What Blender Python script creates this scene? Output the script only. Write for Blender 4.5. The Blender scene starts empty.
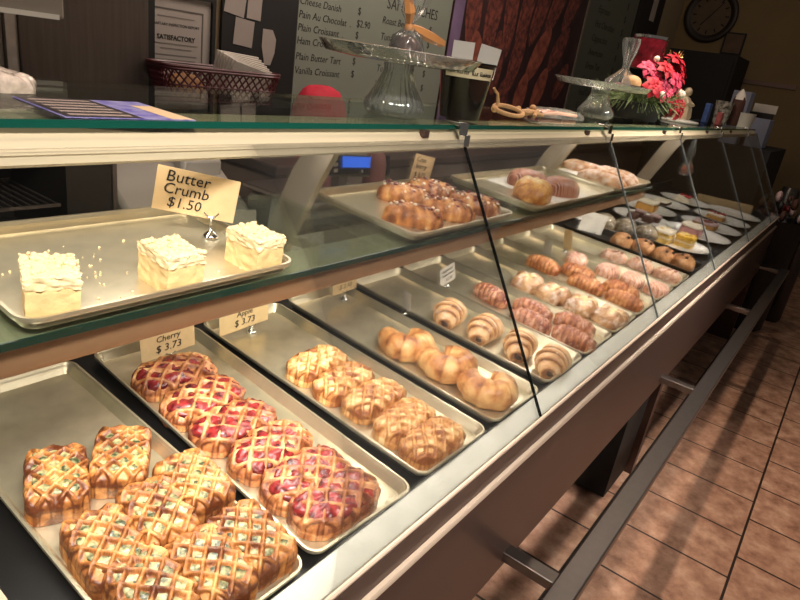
import bpy, bmesh, math, random
from math import sin, cos, pi, radians, sqrt, atan2, exp
from mathutils import Vector, Matrix, noise

S = bpy.context.scene
COL = S.collection
rnd = random.Random(7)

# ---------------------------------------------------------------- camera
cam_d = bpy.data.cameras.new('camera')
cam_d.sensor_fit = 'HORIZONTAL'
cam_d.sensor_width = 36.0
cam_d.lens = 619.45 / 800 * 36.0
cam_d.clip_start = 0.01
cam = bpy.data.objects.new('camera', cam_d)
COL.objects.link(cam)
rt = Vector((0.59926141, -0.78725475, 0.14531251))
dn = Vector((-0.21088034, -0.33033836, -0.92000329))
fw = Vector((0.77227925, 0.52067892, -0.36397558))
cam.matrix_world = Matrix(((rt.x, -dn.x, -fw.x, 0.0), (rt.y, -dn.y, -fw.y, -0.39214),
                           (rt.z, -dn.z, -fw.z, 1.46349), (0, 0, 0, 1)))
S.camera = cam

# ---------------------------------------------------------------- world, light, exposure
W = bpy.data.worlds.new('world')
S.world = W
W.use_nodes = True
W.node_tree.nodes['Background'].inputs[0].default_value = (1.0, 0.86, 0.74, 1)
W.node_tree.nodes['Background'].inputs[1].default_value = 0.085
S.view_settings.view_transform = 'Standard'
S.view_settings.look = 'None'
S.view_settings.exposure = 0.0
S.view_settings.gamma = 1.0
S.view_settings.use_curve_mapping = False
S.cycles.transparent_max_bounces = 32

WARM = (1.0, 0.82, 0.62)
NEUT = (1.0, 0.92, 0.83)


def lamp(name, kind, loc, energy, color, aim=None, **kw):
    d = bpy.data.lights.new(name, kind)
    d.energy = energy
    d.color = color
    for k, v in kw.items():
        setattr(d, k, v)
    o = bpy.data.objects.new(name, d)
    COL.objects.link(o)
    o.location = loc
    if aim is not None:
        o.rotation_euler = (Vector(aim) - Vector(loc)).to_track_quat('-Z', 'Y').to_euler()
    return o


# dim area lights behind the front rail, under the top glass
lamp('case_area_light', 'AREA', (1.45, 0.325, 1.318), 3.2, NEUT, aim=(1.45, 0.25, 0.0), shape='RECTANGLE', size=2.9, size_y=0.03)
lamp('case_area_light', 'AREA', (3.85, 0.335, 1.318), 3.2, NEUT, aim=(3.85, 0.30, 0.0), shape='RECTANGLE', size=1.7, size_y=0.03)
# strip light under the middle shelf
lamp('shelf_strip_light', 'AREA', (1.15, 0.21, 1.124), 8.5, NEUT, aim=(1.15, 0.16, 0.0), shape='RECTANGLE', size=2.1, size_y=0.03)
# ceiling spots over the counter plus an added fill spot for the floor
for (x, y, e, ang) in ((0.3, 0.23, 28, 75), (1.5, 0.23, 45, 75), (2.55, 0.23, 105, 75), (4.2, 0.23, 16, 70)):
    lamp('overhead_spot', 'SPOT', (x, y, 2.62), e, (1.0, 0.78, 0.6), aim=(x, y - 0.15, 0), spot_size=radians(ang), spot_blend=0.7, shadow_soft_size=0.045)
lamp('overhead_spot', 'SPOT', (2.6, -0.95, 2.62), 26, (1.0, 0.78, 0.62), aim=(2.35, -0.45, 0), spot_size=radians(52), spot_blend=0.8, shadow_soft_size=0.05)
# added front fill: unseen area lights above the customers' aisle
lamp('overhead_area', 'AREA', (-0.10, -1.1, 2.55), 10, NEUT, aim=(0.72, 0.22, 0.9), shape='RECTANGLE', size=0.9, size_y=0.12, spread=radians(50))
lamp('overhead_area', 'AREA', (2.5, -1.1, 2.55), 12, NEUT, aim=(2.4, 0.22, 0.9), shape='RECTANGLE', size=1.1, size_y=0.12, spread=radians(50))
# the server side of the shop
lamp('overhead_area', 'AREA', (2.2, 0.85, 2.5), 26, (1.0, 0.80, 0.66), aim=(2.4, 1.5, 1.2), shape='RECTANGLE', size=2.2, size_y=0.3)
lamp('overhead_area', 'AREA', (5.2, 0.3, 2.6), 2.5, (1.0, 0.74, 0.52), aim=(6.6, 1.0, 1.6), shape='RECTANGLE', size=0.6, size_y=0.6)

T = 0.07363566          # slope of the decks towards the customer
H = 0.85                # height of the tray rims at the deck's front edge


# ---------------------------------------------------------------- materials
def hexc(h):
    c = [int(h[i:i + 2], 16) / 255 for i in (0, 2, 4)]
    return tuple(v / 12.92 if v <= .04045 else ((v + .055) / 1.055) ** 2.4 for v in c) + (1,)


def nt(name):
    m = bpy.data.materials.new(name)
    m.use_nodes = True
    n = m.node_tree.nodes
    return m, n, m.node_tree.links, n['Principled BSDF']


def M(name, col, rough=.5, metal=0.0, var=0.0, scale=20, bump=0.0, bscale=None, col2=None, stretch=None, spec=None, coat=0.0, trans=0.0, emit=None, estr=0.0):
    m, n, l, b = nt(name)
    c = hexc(col)
    b.inputs['Base Color'].default_value = c
    b.inputs['Roughness'].default_value = rough
    b.inputs['Metallic'].default_value = metal
    if spec is not None:
        b.inputs['Specular IOR Level'].default_value = spec
    if coat:
        b.inputs['Coat Weight'].default_value = coat
        b.inputs['Coat Roughness'].default_value = .12
    if trans:
        b.inputs['Transmission Weight'].default_value = trans
    if emit:
        b.inputs['Emission Color'].default_value = hexc(emit)
        b.inputs['Emission Strength'].default_value = estr
    tc = n.new('ShaderNodeTexCoord')
    mp = n.new('ShaderNodeMapping')
    l.new(tc.outputs['Object'], mp.inputs[0])
    if stretch:
        mp.inputs['Scale'].default_value = stretch
    if var or col2:
        t = n.new('ShaderNodeTexNoise')
        t.inputs['Scale'].default_value = scale
        t.inputs['Detail'].default_value = 4
        l.new(mp.outputs[0], t.inputs[0])
        r = n.new('ShaderNodeValToRGB')
        r.color_ramp.elements[0].position = .35
        r.color_ramp.elements[1].position = .65
        r.color_ramp.elements[0].color = hexc(col2) if col2 else tuple(v * (1 - var) for v in c[:3]) + (1,)
        r.color_ramp.elements[1].color = c if col2 else tuple(min(1, v * (1 + var)) for v in c[:3]) + (1,)
        l.new(t.outputs[0], r.inputs[0])
        l.new(r.outputs[0], b.inputs['Base Color'])
    if bump:
        t2 = n.new('ShaderNodeTexNoise')
        t2.inputs['Scale'].default_value = bscale or scale
        t2.inputs['Detail'].default_value = 5
        l.new(mp.outputs[0], t2.inputs[0])
        bp = n.new('ShaderNodeBump')
        bp.inputs['Strength'].default_value = bump
        bp.inputs['Distance'].default_value = .004
        l.new(t2.outputs[0], bp.inputs['Height'])
        l.new(bp.outputs[0], b.inputs['Normal'])
    return m


def crust(name, pale, gold, dark, rough=.42, nscale=38, coat=.15, lo=.0, dust=None, dust_amt=.5, stripes=None, namp=2.1):
    """baked dough: the browning follows the crust's own ridges (point attribute 'bake') and blotches"""
    m, n, l, b = nt(name)
    tc = n.new('ShaderNodeTexCoord')
    oi = n.new('ShaderNodeObjectInfo')
    add = n.new('ShaderNodeVectorMath')
    l.new(tc.outputs['Object'], add.inputs[0])
    l.new(oi.outputs['Random'], add.inputs[1])
    a = n.new('ShaderNodeAttribute')
    a.attribute_name = 'bake'
    t = n.new('ShaderNodeTexNoise')
    t.inputs['Scale'].default_value = nscale
    t.inputs['Detail'].default_value = 7
    t.inputs['Roughness'].default_value = .62
    l.new(add.outputs[0], t.inputs[0])
    mx = n.new('ShaderNodeMath')
    mx.operation = 'MULTIPLY_ADD'
    mx.inputs[1].default_value = namp
    l.new(t.outputs[0], mx.inputs[0])
    s = n.new('ShaderNodeMath')
    s.operation = 'SUBTRACT'
    s.inputs[1].default_value = namp / 2 - .05 - lo
    l.new(a.outputs['Fac'], s.inputs[0])
    l.new(s.outputs[0], mx.inputs[2])
    r = n.new('ShaderNodeValToRGB')
    r.color_ramp.elements[0].position = .12
    r.color_ramp.elements[0].color = hexc(pale)
    r.color_ramp.elements[1].position = .9
    r.color_ramp.elements[1].color = hexc(dark)
    e = r.color_ramp.elements.new(.5)
    e.color = hexc(gold)
    l.new(mx.outputs[0], r.inputs[0])
    out = r.outputs[0]
    if dust:
        t3 = n.new('ShaderNodeTexNoise')
        t3.inputs['Scale'].default_value = 60
        t3.inputs['Detail'].default_value = 6
        l.new(add.outputs[0], t3.inputs[0])
        r3 = n.new('ShaderNodeValToRGB')
        r3.color_ramp.elements[0].position = .62 - dust_amt * .3
        r3.color_ramp.elements[1].position = .78 - dust_amt * .2
        l.new(t3.outputs[0], r3.inputs[0])
        mxc = n.new('ShaderNodeMix')
        mxc.data_type = 'RGBA'
        l.new(r3.outputs[0], mxc.inputs[0])
        l.new(out, mxc.inputs[6])
        mxc.inputs[7].default_value = hexc(dust)
        out = mxc.outputs[2]
    if stripes:
        colr, sc, rot, th = stripes
        mp = n.new('ShaderNodeMapping')
        mp.inputs['Rotation'].default_value = (0, 0, rot)
        l.new(tc.outputs['Object'], mp.inputs[0])
        w = n.new('ShaderNodeTexWave')
        w.inputs['Scale'].default_value = sc
        w.inputs['Distortion'].default_value = 1.6
        w.inputs['Detail'].default_value = 2
        w.inputs['Detail Scale'].default_value = .6
        l.new(mp.outputs[0], w.inputs[0])
        r4 = n.new('ShaderNodeValToRGB')
        r4.color_ramp.elements[0].position = th
        r4.color_ramp.elements[1].position = th + .2
        l.new(w.outputs['Fac'], r4.inputs[0])
        m4 = n.new('ShaderNodeMix')
        m4.data_type = 'RGBA'
        l.new(r4.outputs[0], m4.inputs[0])
        l.new(out, m4.inputs[6])
        m4.inputs[7].default_value = hexc(colr)
        out = m4.outputs[2]
    l.new(out, b.inputs['Base Color'])
    b.inputs['Roughness'].default_value = rough
    b.inputs['Coat Weight'].default_value = coat
    b.inputs['Coat Roughness'].default_value = .25
    t2 = n.new('ShaderNodeTexNoise')
    t2.inputs['Scale'].default_value = 150
    t2.inputs['Detail'].default_value = 4
    l.new(tc.outputs['Object'], t2.inputs[0])
    bp = n.new('ShaderNodeBump')
    bp.inputs['Strength'].default_value = .6
    bp.inputs['Distance'].default_value = .003
    l.new(t2.outputs[0], bp.inputs['Height'])
    l.new(bp.outputs[0], b.inputs['Normal'])
    return m


def glassmat(name, tint, refl=1.0, rough=.0, ior=1.45, haze=0.0):
    """thin sheet glass: see-through with fresnel reflections"""
    m, n, l, b = nt(name)
    n.remove(b)
    tr = n.new('ShaderNodeBsdfTransparent')
    tr.inputs[0].default_value = tint + (1,)
    g = n.new('ShaderNodeBsdfGlossy')
    g.inputs['Roughness'].default_value = rough
    fr = n.new('ShaderNodeFresnel')
    fr.inputs[0].default_value = ior
    mu = n.new('ShaderNodeMath')
    mu.operation = 'MULTIPLY'
    mu.inputs[1].default_value = refl
    l.new(fr.outputs[0], mu.inputs[0])
    mx = n.new('ShaderNodeMixShader')
    l.new(mu.outputs[0], mx.inputs[0])
    l.new(tr.outputs[0], mx.inputs[1])
    l.new(g.outputs[0], mx.inputs[2])
    last = mx
    if haze:
        d = n.new('ShaderNodeBsdfDiffuse')
        d.inputs[0].default_value = (.8, .85, .8, 1)
        m2 = n.new('ShaderNodeMixShader')
        m2.inputs[0].default_value = haze
        l.new(mx.outputs[0], m2.inputs[1])
        l.new(d.outputs[0], m2.inputs[2])
        last = m2
    l.new(last.outputs[0], n['Material Output'].inputs[0])
    return m


# ---------------------------------------------------------------- mesh building
class MB:
    def __init__(s):
        s.v = []
        s.f = []
        s.a = []

    def add(s, vs, fs, a=None):
        o = len(s.v)
        s.v += [tuple(v) for v in vs]
        s.f += [tuple(i + o for i in f) for f in fs]
        s.a += list(a) if a is not None else [.5] * len(vs)
        return s

    def box(s, x0, x1, y0, y1, z0, z1, mat=None):
        vs = [Vector((x, y, z)) for x in (x0, x1) for y in (y0, y1) for z in (z0, z1)]
        if mat is not None:
            vs = [mat @ v for v in vs]
        return s.add(vs, [(0, 1, 3, 2), (4, 6, 7, 5), (0, 4, 5, 1), (2, 3, 7, 6), (0, 2, 6, 4), (1, 5, 7, 3)])

    def tube(s, pts, r, n=8, closed=False, caps=True):
        pts = [Vector(p) for p in pts]
        N = len(pts)
        rs = r if isinstance(r, (list, tuple)) else [r] * N
        vs, fs = [], []
        up = Vector((0, 0, 1))
        prev = None
        for i, p in enumerate(pts):
            if closed:
                d = pts[(i + 1) % N] - pts[i - 1]
            else:
                d = pts[min(i + 1, N - 1)] - pts[max(i - 1, 0)]
            d.normalize()
            if prev is None:
                a = up.cross(d) if abs(d.z) < .95 else Vector((1, 0, 0)).cross(d)
            else:
                a = prev - d * prev.dot(d)
            a.normalize()
            prev = a
            b = d.cross(a)
            for k in range(n):
                t = 2 * pi * k / n
                vs.append(p + (a * cos(t) + b * sin(t)) * rs[i])
        for i in range(N if closed else N - 1):
            j = (i + 1) % N
            for k in range(n):
                fs.append((i * n + k, i * n + (k + 1) % n, j * n + (k + 1) % n, j * n + k))
        if caps and not closed:
            fs.append(tuple(range(n - 1, -1, -1)))
            fs.append(tuple((N - 1) * n + k for k in range(n)))
        return s.add(vs, fs)

    def lathe(s, prof, n=32, c=(0, 0, 0), wob=None, caps=True):
        vs, fs = [], []
        for (r, z) in prof:
            for k in range(n):
                t = 2 * pi * k / n
                rr = r * (1 + (wob(t, z) if wob else 0))
                vs.append((c[0] + rr * cos(t), c[1] + rr * sin(t), c[2] + z))
        N = len(prof)
        for i in range(N - 1):
            for k in range(n):
                fs.append((i * n + k, i * n + (k + 1) % n, (i + 1) * n + (k + 1) % n, (i + 1) * n + k))
        if caps:
            fs.append(tuple(range(n - 1, -1, -1)))
            fs.append(tuple((N - 1) * n + k for k in range(n)))
        return s.add(vs, fs)

    def prism(s, prof, x0, x1):
        """profile of (y, z) points extruded along x"""
        n = len(prof)
        vs = [(x0, y, z) for y, z in prof] + [(x1, y, z) for y, z in prof]
        fs = [(i, (i + 1) % n, n + (i + 1) % n, n + i) for i in range(n)]
        fs += [tuple(range(n - 1, -1, -1)), tuple(range(n, 2 * n))]
        return s.add(vs, fs)

    def ball(s, c, r, nu=10, nv=7, sq=(1, 1, 1), mat=None):
        vs, fs = [], []
        c = Vector(c)
        for j in range(nv + 1):
            ph = -pi / 2 + pi * j / nv
            for i in range(nu):
                th = 2 * pi * i / nu
                p = Vector((cos(ph) * cos(th) * r * sq[0], cos(ph) * sin(th) * r * sq[1], sin(ph) * r * sq[2]))
                vs.append(c + (mat @ p if mat is not None else p))
        for j in range(nv):
            for i in range(nu):
                fs.append((j * nu + i, j * nu + (i + 1) % nu, (j + 1) * nu + (i + 1) % nu, (j + 1) * nu + i))
        return s.add(vs, fs)

    def mesh(s, name, mat, smooth=True):
        me = bpy.data.meshes.new(name)
        me.from_pydata(s.v, [], s.f)
        at = me.attributes.new('bake', 'FLOAT', 'POINT')
        at.data.foreach_set('value', s.a)
        me.materials.append(mat)
        if smooth:
            me.polygons.foreach_set('use_smooth', [True] * len(me.polygons))
        me.update()
        bm = bmesh.new()
        bm.from_mesh(me)
        bmesh.ops.remove_doubles(bm, verts=bm.verts, dist=1e-6)
        bmesh.ops.recalc_face_normals(bm, faces=bm.faces)
        bm.to_mesh(me)
        bm.free()
        return me

    def build(s, name, mat, parent=None, smooth=True, bevel=0, sharp=None, label=None):
        o = bpy.data.objects.new(name, s.mesh(name, mat, smooth))
        COL.objects.link(o)
        if parent is not None:
            o.parent = parent
        if bevel:
            b = o.modifiers.new('bevel', 'BEVEL')
            b.width = bevel
            b.segments = 2
            b.limit_method = 'ANGLE'
            b.angle_limit = radians(40)
        if sharp or (smooth and sharp is None):
            ang = radians(sharp or 42)
            o.data.set_sharp_from_angle(angle=ang)
        if label:
            o['label'] = label
        return o


def empty(name, label, cat, loc=(0, 0, 0), rot=(0, 0, 0), group=None):
    o = bpy.data.objects.new(name, None)
    o.empty_display_size = .02
    COL.objects.link(o)
    o.location = loc
    o.rotation_euler = rot
    tag(o, label, cat, group)
    return o


def tag(o, label, cat, group=None):
    o['label'] = label
    o['category'] = cat
    if group:
        o['group'] = group
    return o


def struct(o):
    o['kind'] = 'structure'
    return o


def dup(root, loc, rot, label, group=None):
    r = root.copy()
    COL.objects.link(r)
    r.location = loc
    r.rotation_euler = rot
    r['label'] = label
    if group:
        r['group'] = group
    for ch in list(root.children):
        c = ch.copy()
        COL.objects.link(c)
        c.parent = r
        for g in list(ch.children):
            d = g.copy()
            COL.objects.link(d)
            d.parent = c
    return r


def text(body, size, mat, parent, loc, rot=(pi / 2, 0, 0), name='lettering', align='CENTER', shear=0.0, extrude=.0003, bold=0.0):
    cu = bpy.data.curves.new(name, 'FONT')
    cu.body = body
    cu.size = size
    cu.align_x = align
    cu.align_y = 'CENTER'
    cu.shear = shear
    cu.extrude = extrude
    cu.offset = bold
    cu.resolution_u = 2
    tmp = bpy.data.objects.new('tmp', cu)
    COL.objects.link(tmp)
    dg = bpy.context.evaluated_depsgraph_get()
    me = bpy.data.meshes.new_from_object(tmp.evaluated_get(dg))
    bpy.data.objects.remove(tmp)
    me.materials.clear()
    me.materials.append(mat)
    me.name = name
    o = bpy.data.objects.new(name, me)
    COL.objects.link(o)
    o.parent = parent
    o.location = loc
    o.rotation_euler = rot
    return o


def dz(y, off=0.0):
    """height of the sloped lower deck's tray-rim plane"""
    return H + y * math.tan(T) + off


def uz(y, off=0.0):
    """height of the sloped glass shelf's upper face"""
    return H + .3255 + (y - .159) * math.tan(T) + off

# ---------------------------------------------------------------- shared materials
m_cream = M('cream_enamel', 'aea188', .42)
m_sill = M('grey_sill_metal', 'b9b9ae', .42, metal=.35, var=.06, scale=30)
m_brown = M('brown_bronze_metal', '55413a', .36, metal=.45)
m_ledge = M('polished_bronze_ledge', 'd3bda8', .32, metal=.25)
m_steel = M('brushed_steel', '98928e', .33, metal=1.0, var=.03, scale=40)
m_steelD = M('dull_steel_door', '5f5650', .45, metal=.6, var=.1, scale=14, stretch=(6, 6, .3))
m_tray = M('tray_aluminium', 'cfc4a8', .32, metal=.80, var=.08, scale=26, bump=.05, bscale=90)
m_black = M('black_laminate', '0e0d0d', .35)
m_blackm = M('matt_black', '0a0909', .7)
m_dark = M('dark_plastic', '16130f', .45)
m_chrome = M('chrome', 'e6e6e6', .12, metal=1.0)
m_pane = glassmat('sneeze_glass', (.985, .99, .985), refl=.55)
m_shelfg = glassmat('shelf_glass', (.90, .965, .92), refl=.55)
m_edge = M('green_glass_edge', '0a463a', .12, spec=.8)
m_edgeD = M('dark_green_glass_edge', '0a2b23', .15, spec=.8)
m_seam = M('dark_pane_edge', '0c0f10', .2)
m_seamG = M('grey_pane_edge', '6a6f70', .25)
m_cut = glassmat('pressed_glass', (.94, .955, .94), refl=3.2, rough=.05, haze=.055)
m_clear = glassmat('cellophane', (.96, .96, .96), refl=.9, rough=.12, haze=.07)
m_white = M('white_china', 'e9e5dc', .25, coat=.3)
m_post = M('grey_beige_post', 'a69a88', .45)
m_paper = M('white_paper', 'd8d2c8', .8, var=.04)
m_card = M('buff_card', 'cdb083', .8, var=.05, scale=60)
m_ink = M('black_ink', '17120f', .7)
m_plast = M('off_white_plastic', '948c82', .45)

# ---------------------------------------------------------------- room
def floor_mat():
    m, n, l, b = nt('terracotta_tiles')
    tc = n.new('ShaderNodeTexCoord')
    mp = n.new('ShaderNodeMapping')
    mp.inputs['Location'].default_value = (-.012, .486, 0)
    mp.inputs['Rotation'].default_value = (0, 0, 0)
    l.new(tc.outputs['Object'], mp.inputs[0])
    br = n.new('ShaderNodeTexBrick')
    br.offset = .5
    br.squash = 1
    br.inputs['Scale'].default_value = 1
    br.inputs['Mortar Size'].default_value = .0045
    br.inputs['Mortar Smooth'].default_value = .1
    br.inputs['Brick Width'].default_value = .276
    br.inputs['Row Height'].default_value = .44
    l.new(mp.outputs[0], br.inputs[0])
    t = n.new('ShaderNodeTexNoise')
    t.inputs['Scale'].default_value = 13
    t.inputs['Detail'].default_value = 7
    t.inputs['Roughness'].default_value = .65
    l.new(tc.outputs['Object'], t.inputs[0])
    r = n.new('ShaderNodeValToRGB')
    r.color_ramp.elements[0].position = .33
    r.color_ramp.elements[0].color = hexc('8a6350')
    r.color_ramp.elements[1].position = .68
    r.color_ramp.elements[1].color = hexc('d2ac93')
    e = r.color_ramp.elements.new(.5)
    e.color = hexc('b48a72')
    l.new(t.outputs[0], r.inputs[0])
    mx = n.new('ShaderNodeMix')
    mx.data_type = 'RGBA'
    l.new(br.outputs['Fac'], mx.inputs[0])
    l.new(r.outputs[0], mx.inputs[6])
    mx.inputs[7].default_value = hexc('2e211a')
    l.new(mx.outputs[2], b.inputs['Base Color'])
    b.inputs['Roughness'].default_value = .45
    bp = n.new('ShaderNodeBump')
    bp.inputs['Strength'].default_value = .5
    bp.inputs['Distance'].default_value = .003
    inv = n.new('ShaderNodeMath')
    inv.operation = 'SUBTRACT'
    inv.inputs[0].default_value = 1
    l.new(br.outputs['Fac'], inv.inputs[1])
    l.new(inv.outputs[0], bp.inputs['Height'])
    l.new(bp.outputs[0], b.inputs['Normal'])
    return m


m_wall = M('tan_wall_paint', '8d7c60', .8, var=.04, scale=5)
m_wallD = M('far_wall_paint', '7c6a4a', .85, var=.04, scale=4)
struct(MB().box(-1.5, 7.3, -3.0, 1.7, -.1, 0).build('floor', floor_mat(), smooth=False))
struct(MB().box(-1.5, 7.3, 1.6, 1.7, 0, 3.0).build('wall_back', m_wall, smooth=False))
struct(MB().box(7.2, 7.3, -3.0, 1.6, 0, 3.0).build('wall_far', m_wallD, smooth=False))

# ---------------------------------------------------------------- display case
case = empty('display_case', 'long glass-fronted bakery display case with brown front panel and foot rail', 'display case', (0, 0, 0))
XL, XR = .05, 4.78
MB().box(.195, XR, -.004, .66, -.03, 0, Matrix.Translation((0, 0, H - .021)) @ Matrix.Rotation(T, 4, 'X')).build('deck', m_black, case, smooth=False)
MB().box(XL, .195, -.05, .66, -.06, 0, Matrix.Translation((0, 0, H - .004)) @ Matrix.Rotation(T, 4, 'X')).build('end_panel', m_cream, case, smooth=False)
MB().prism([(-.05, .838), (-.047, .845), (-.006, .845), (-.003, .842), (-.003, .80), (-.05, .80)], XL, XR).build('sill', m_sill, case, smooth=False)
MB().prism([(-.0505, .836), (-.0545, .838), (-.0555, .843), (-.053, .8455), (-.0505, .8455)], XL, XR).build('lip', m_ledge, case)
MB().prism([(-.0500, .836), (-.0545, .835), (-.0515, .812), (-.0515, .785), (-.030, .785)], XL, XR).build('fascia', m_brown, case)
MB().prism([(-.0515, .784), (-.0575, .782), (-.0600, .7765), (-.0585, .770), (-.0515, .768)], XL, XR).build('ledge', m_ledge, case)
MB().prism([(-.0515, .7675), (-.0560, .765), (-.0565, .72), (-.053, .70), (-.052, .46), (-.030, .46), (-.030, .7675)], XL, XR).build('front_panel', m_brown, case, bevel=.003)
MB().box(2.135, 2.405, -.02, .60, 0.02, .79).build('support_cabinet', m_blackm, case, smooth=False)
MB().box(2.408, 2.455, -.045, .10, 0, .46).build('leg', m_brown, case, smooth=False)
MB().box(4.55, 4.60, -.045, .10, 0, .46).build('leg', m_brown, case, smooth=False)
MB().box(XL, XR, .662, .674, .0, .925).build('rear_panel', m_blackm, case, smooth=False)
MB().box(XL, 2.225, .535, .575, 1.068, 1.084).build('rear_track', m_dark, case, smooth=False)
# foot rail
fr = MB().box(.3, 4.80, -.222, -.170, .488, .520).build('foot_rail', m_steel, case, bevel=.004)
for x in (1.068, 2.304, 3.553, 4.75):
    MB().box(x - .018, x + .018, -.1705, -.05, .485, .509).build('bracket', m_steel, fr, bevel=.002)

# top glass and its housing
MB().box(XL, 4.75, .256, .60, 1.347, 1.355).build('top_glass', m_shelfg, case, smooth=False)
MB().box(XL, 4.75, .2535, .256, 1.347, 1.3552).build('top_glass_edge', m_edge, case, smooth=False)
MB().prism([(.266, 1.3465), (.2490, 1.330), (.2435, 1.3265), (.2420, 1.3235), (.2435, 1.3215), (.2405, 1.3145), (.243, 1.3115), (.262, 1.3095), (.268, 1.318), (.30, 1.325), (.37, 1.332), (.37, 1.3465)],
           XL, 4.75).build('top_rail', m_cream, case, sharp=25)
# middle shelf
MT = Matrix.Translation((0, .159, H + .3255)) @ Matrix.Rotation(T, 4, 'X')
MB().box(XL, 2.235, .002, .285, -.008, 0, MT).build('middle_shelf_glass', m_shelfg, case, smooth=False)
MB().box(XL, 2.235, 0, .002, -.0082, .0002, MT).build('middle_shelf_edge', m_edgeD, case, smooth=False)
MB().prism([(.176, 1.168), (.176, 1.136), (.181, 1.131), (.188, 1.1295), (.236, 1.1295), (.241, 1.135), (.241, 1.1715)], XL, 2.225).build('shelf_beam', m_cream, case, bevel=.0015)
MB().prism([(.1758, 1.1675), (.1735, 1.166), (.1735, 1.137), (.179, 1.1295), (.187, 1.1285), (.1885, 1.1292), (.1812, 1.1308), (.1758, 1.136)], XL, 2.225).build('shaded_beam_face', M('shaded_beam_tan', '8f6f52', .38, metal=.3), case, bevel=.001)  # added plate: the cream beam's shaded front, put into its tan colour
for x in (.787, 1.857, 3.2):
    MB().prism([(.299, 1.330), (.349, 1.235), (.432, 1.060), (.495, 1.060), (.410, 1.25), (.358, 1.330)], x, x + .013).build('post', m_post, case, smooth=False)
    MB().prism([(.2965, 1.330), (.3465, 1.235), (.4295, 1.060), (.4318, 1.060), (.3488, 1.235), (.2988, 1.330)], x - .0005, x + .0135).build('post_lit_edge', m_cream, case, smooth=False)  # cream strip added so the post's lit front edge reads brighter
for x in (.787, 1.857):
    MB().prism([(.24, 1.132), (.44, 1.125), (.44, 1.110), (.24, 1.117)], x, x + .012).build('shelf_bracket', m_cream, case, smooth=False)
# glass front panes, leaning back
LEAN = Matrix.Translation((0, -.0490, .8460)) @ Matrix.Rotation(-math.atan2(.288, .4840), 4, 'X')
LL = math.hypot(.288, .4840)
seams = [XL, 1.065, 1.90, 2.735, 3.57, 4.40, 4.75]
for i in range(6):
    a, b = seams[i] + .002, seams[i + 1] - .002
    p = MB().box(a, b, -.002, .002, 0, LL, LEAN).build('glass_pane', m_pane, case, smooth=False)
    MB().box(b, b + .0035, -.0025, .0025, 0, LL, LEAN).build('pane_edge', m_seam if i == 0 else m_seamG, p, smooth=False)
for x in seams[1:-1]:
    c = MB().box(x - .018, x + .012, .243, .275, 1.3555, 1.362).box(x - .018, x + .012, .238, .2425, 1.338, 1.362)
    c.box(x - .012, x + .008, .228, .242, 1.318, 1.340)
    c.build('pane_clip', m_chrome, case, bevel=.001)
for x in (.95, 1.75, 2.55, 3.3, 3.9):
    MB().box(x - .008, x + .008, .247, .258, 1.333, 1.346).build('rail_hook', m_brown, case, smooth=False)


# ---------------------------------------------------------------- trays
def tray_mesh(w, d, h, name='tray', rim=.004, slope=.010, rad=.022):
    b = MB()
    n = 6

    def ring(ins, z):
        out = []
        r = max(rad - ins, .004)
        for (cx, cy, a0) in ((w / 2 - ins - r, d - ins - r, 0), (-w / 2 + ins + r, d - ins - r, pi / 2), (-w / 2 + ins + r, ins + r, pi), (w / 2 - ins - r, ins + r, 1.5 * pi)):
            for k in range(n + 1):
                a = a0 + pi / 2 * k / n
                out.append((cx + r * cos(a), cy + r * sin(a), z))
        return out
    rings = [ring(slope + rim, 0.0), ring(rim * .9 + .003, h - .004), ring(.001, h - .006), ring(0, h - .002), ring(.0006, h), ring(rim, h), ring(rim + .001, h - .002), ring(slope + rim + .0005, .0015)]
    vs = [v for r in rings for v in r]
    m = 4 * (n + 1)
    fs = []
    for i in range(len(rings) - 1):
        for k in range(m):
            fs.append((i * m + k, i * m + (k + 1) % m, (i + 1) * m + (k + 1) % m, (i + 1) * m + k))
    L = len(rings) - 1
    fs.append(tuple(L * m + k for k in range(m)))
    fs.append(tuple(m - 1 - k for k in range(m)))
    b.add(vs, fs)
    return b


G_T = 'baking trays on the lower deck'
trays = [
    (.250, .470, .0, 'lattice pastries with green spinach filling', .0),
    (.482, .697, .0, 'red cherry lattice pastries', -.036),
    (.727, .938, .0, 'golden plain lattice pastries', -.010),
    (.966, 1.169, .0, 'three ring-shaped croissants', -.008),
    (1.208, 1.419, .0, 'four rolled chocolate croissants', -.003),
    (1.428, 1.637, .0, 'five reddish braided pastries, next to the chocolate croissants', 0),
    (1.645, 1.852, .0, 'powdered square pastries', 0),
    (1.860, 2.062, .0, 'orange-red braided pastries, next to the powdered squares', 0),
    (2.070, 2.285, .0, 'pink striped pastries', 0),
    (2.293, 2.515, .0, 'pale glazed oval pastries', 0),
]
for i, (a, b, y, what, rz) in enumerate(trays):
    o = tray_mesh(b - a, .592, .019).build('baking_tray', m_tray)
    o.location = ((a + b) / 2, .0, dz(0, -.0195))
    o.rotation_mode = 'ZYX'
    o.rotation_euler = (T, 0, rz)
    tag(o, 'shallow metal baking tray holding the ' + what, 'tray', G_T)
o = tray_mesh(.20, .56, .026).build('black_tray', m_dark)
o.location = (2.635, -.001, dz(-.001, -.0195))
o.rotation_euler = (T, 0, 0)
tag(o, 'dark plastic tray holding the row of chocolate chip buns', 'tray')
G_U = 'baking trays on the glass shelf'
for (a, b, y0, d, what, rz) in ((.222, .567, .149, .245, 'crumb cakes', 0), (.836, 1.205, .153, .25, 'cranberry braids', .0), (1.312, 1.852, .146, .25, 'golden puff and two striped pastries', 0), (1.874, 2.222, .145, .255, 'long pale pastries', 0)):
    o = tray_mesh(b - a, d, .015, slope=.004).build('baking_tray', m_tray)
    y0 = max(y0, .1618)
    o.location = ((a + b) / 2, y0, uz(y0, .0006))
    o.rotation_euler = (T, 0, rz)
    tag(o, 'shallow metal tray on the glass shelf holding the ' + what, 'tray', G_U)
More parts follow.
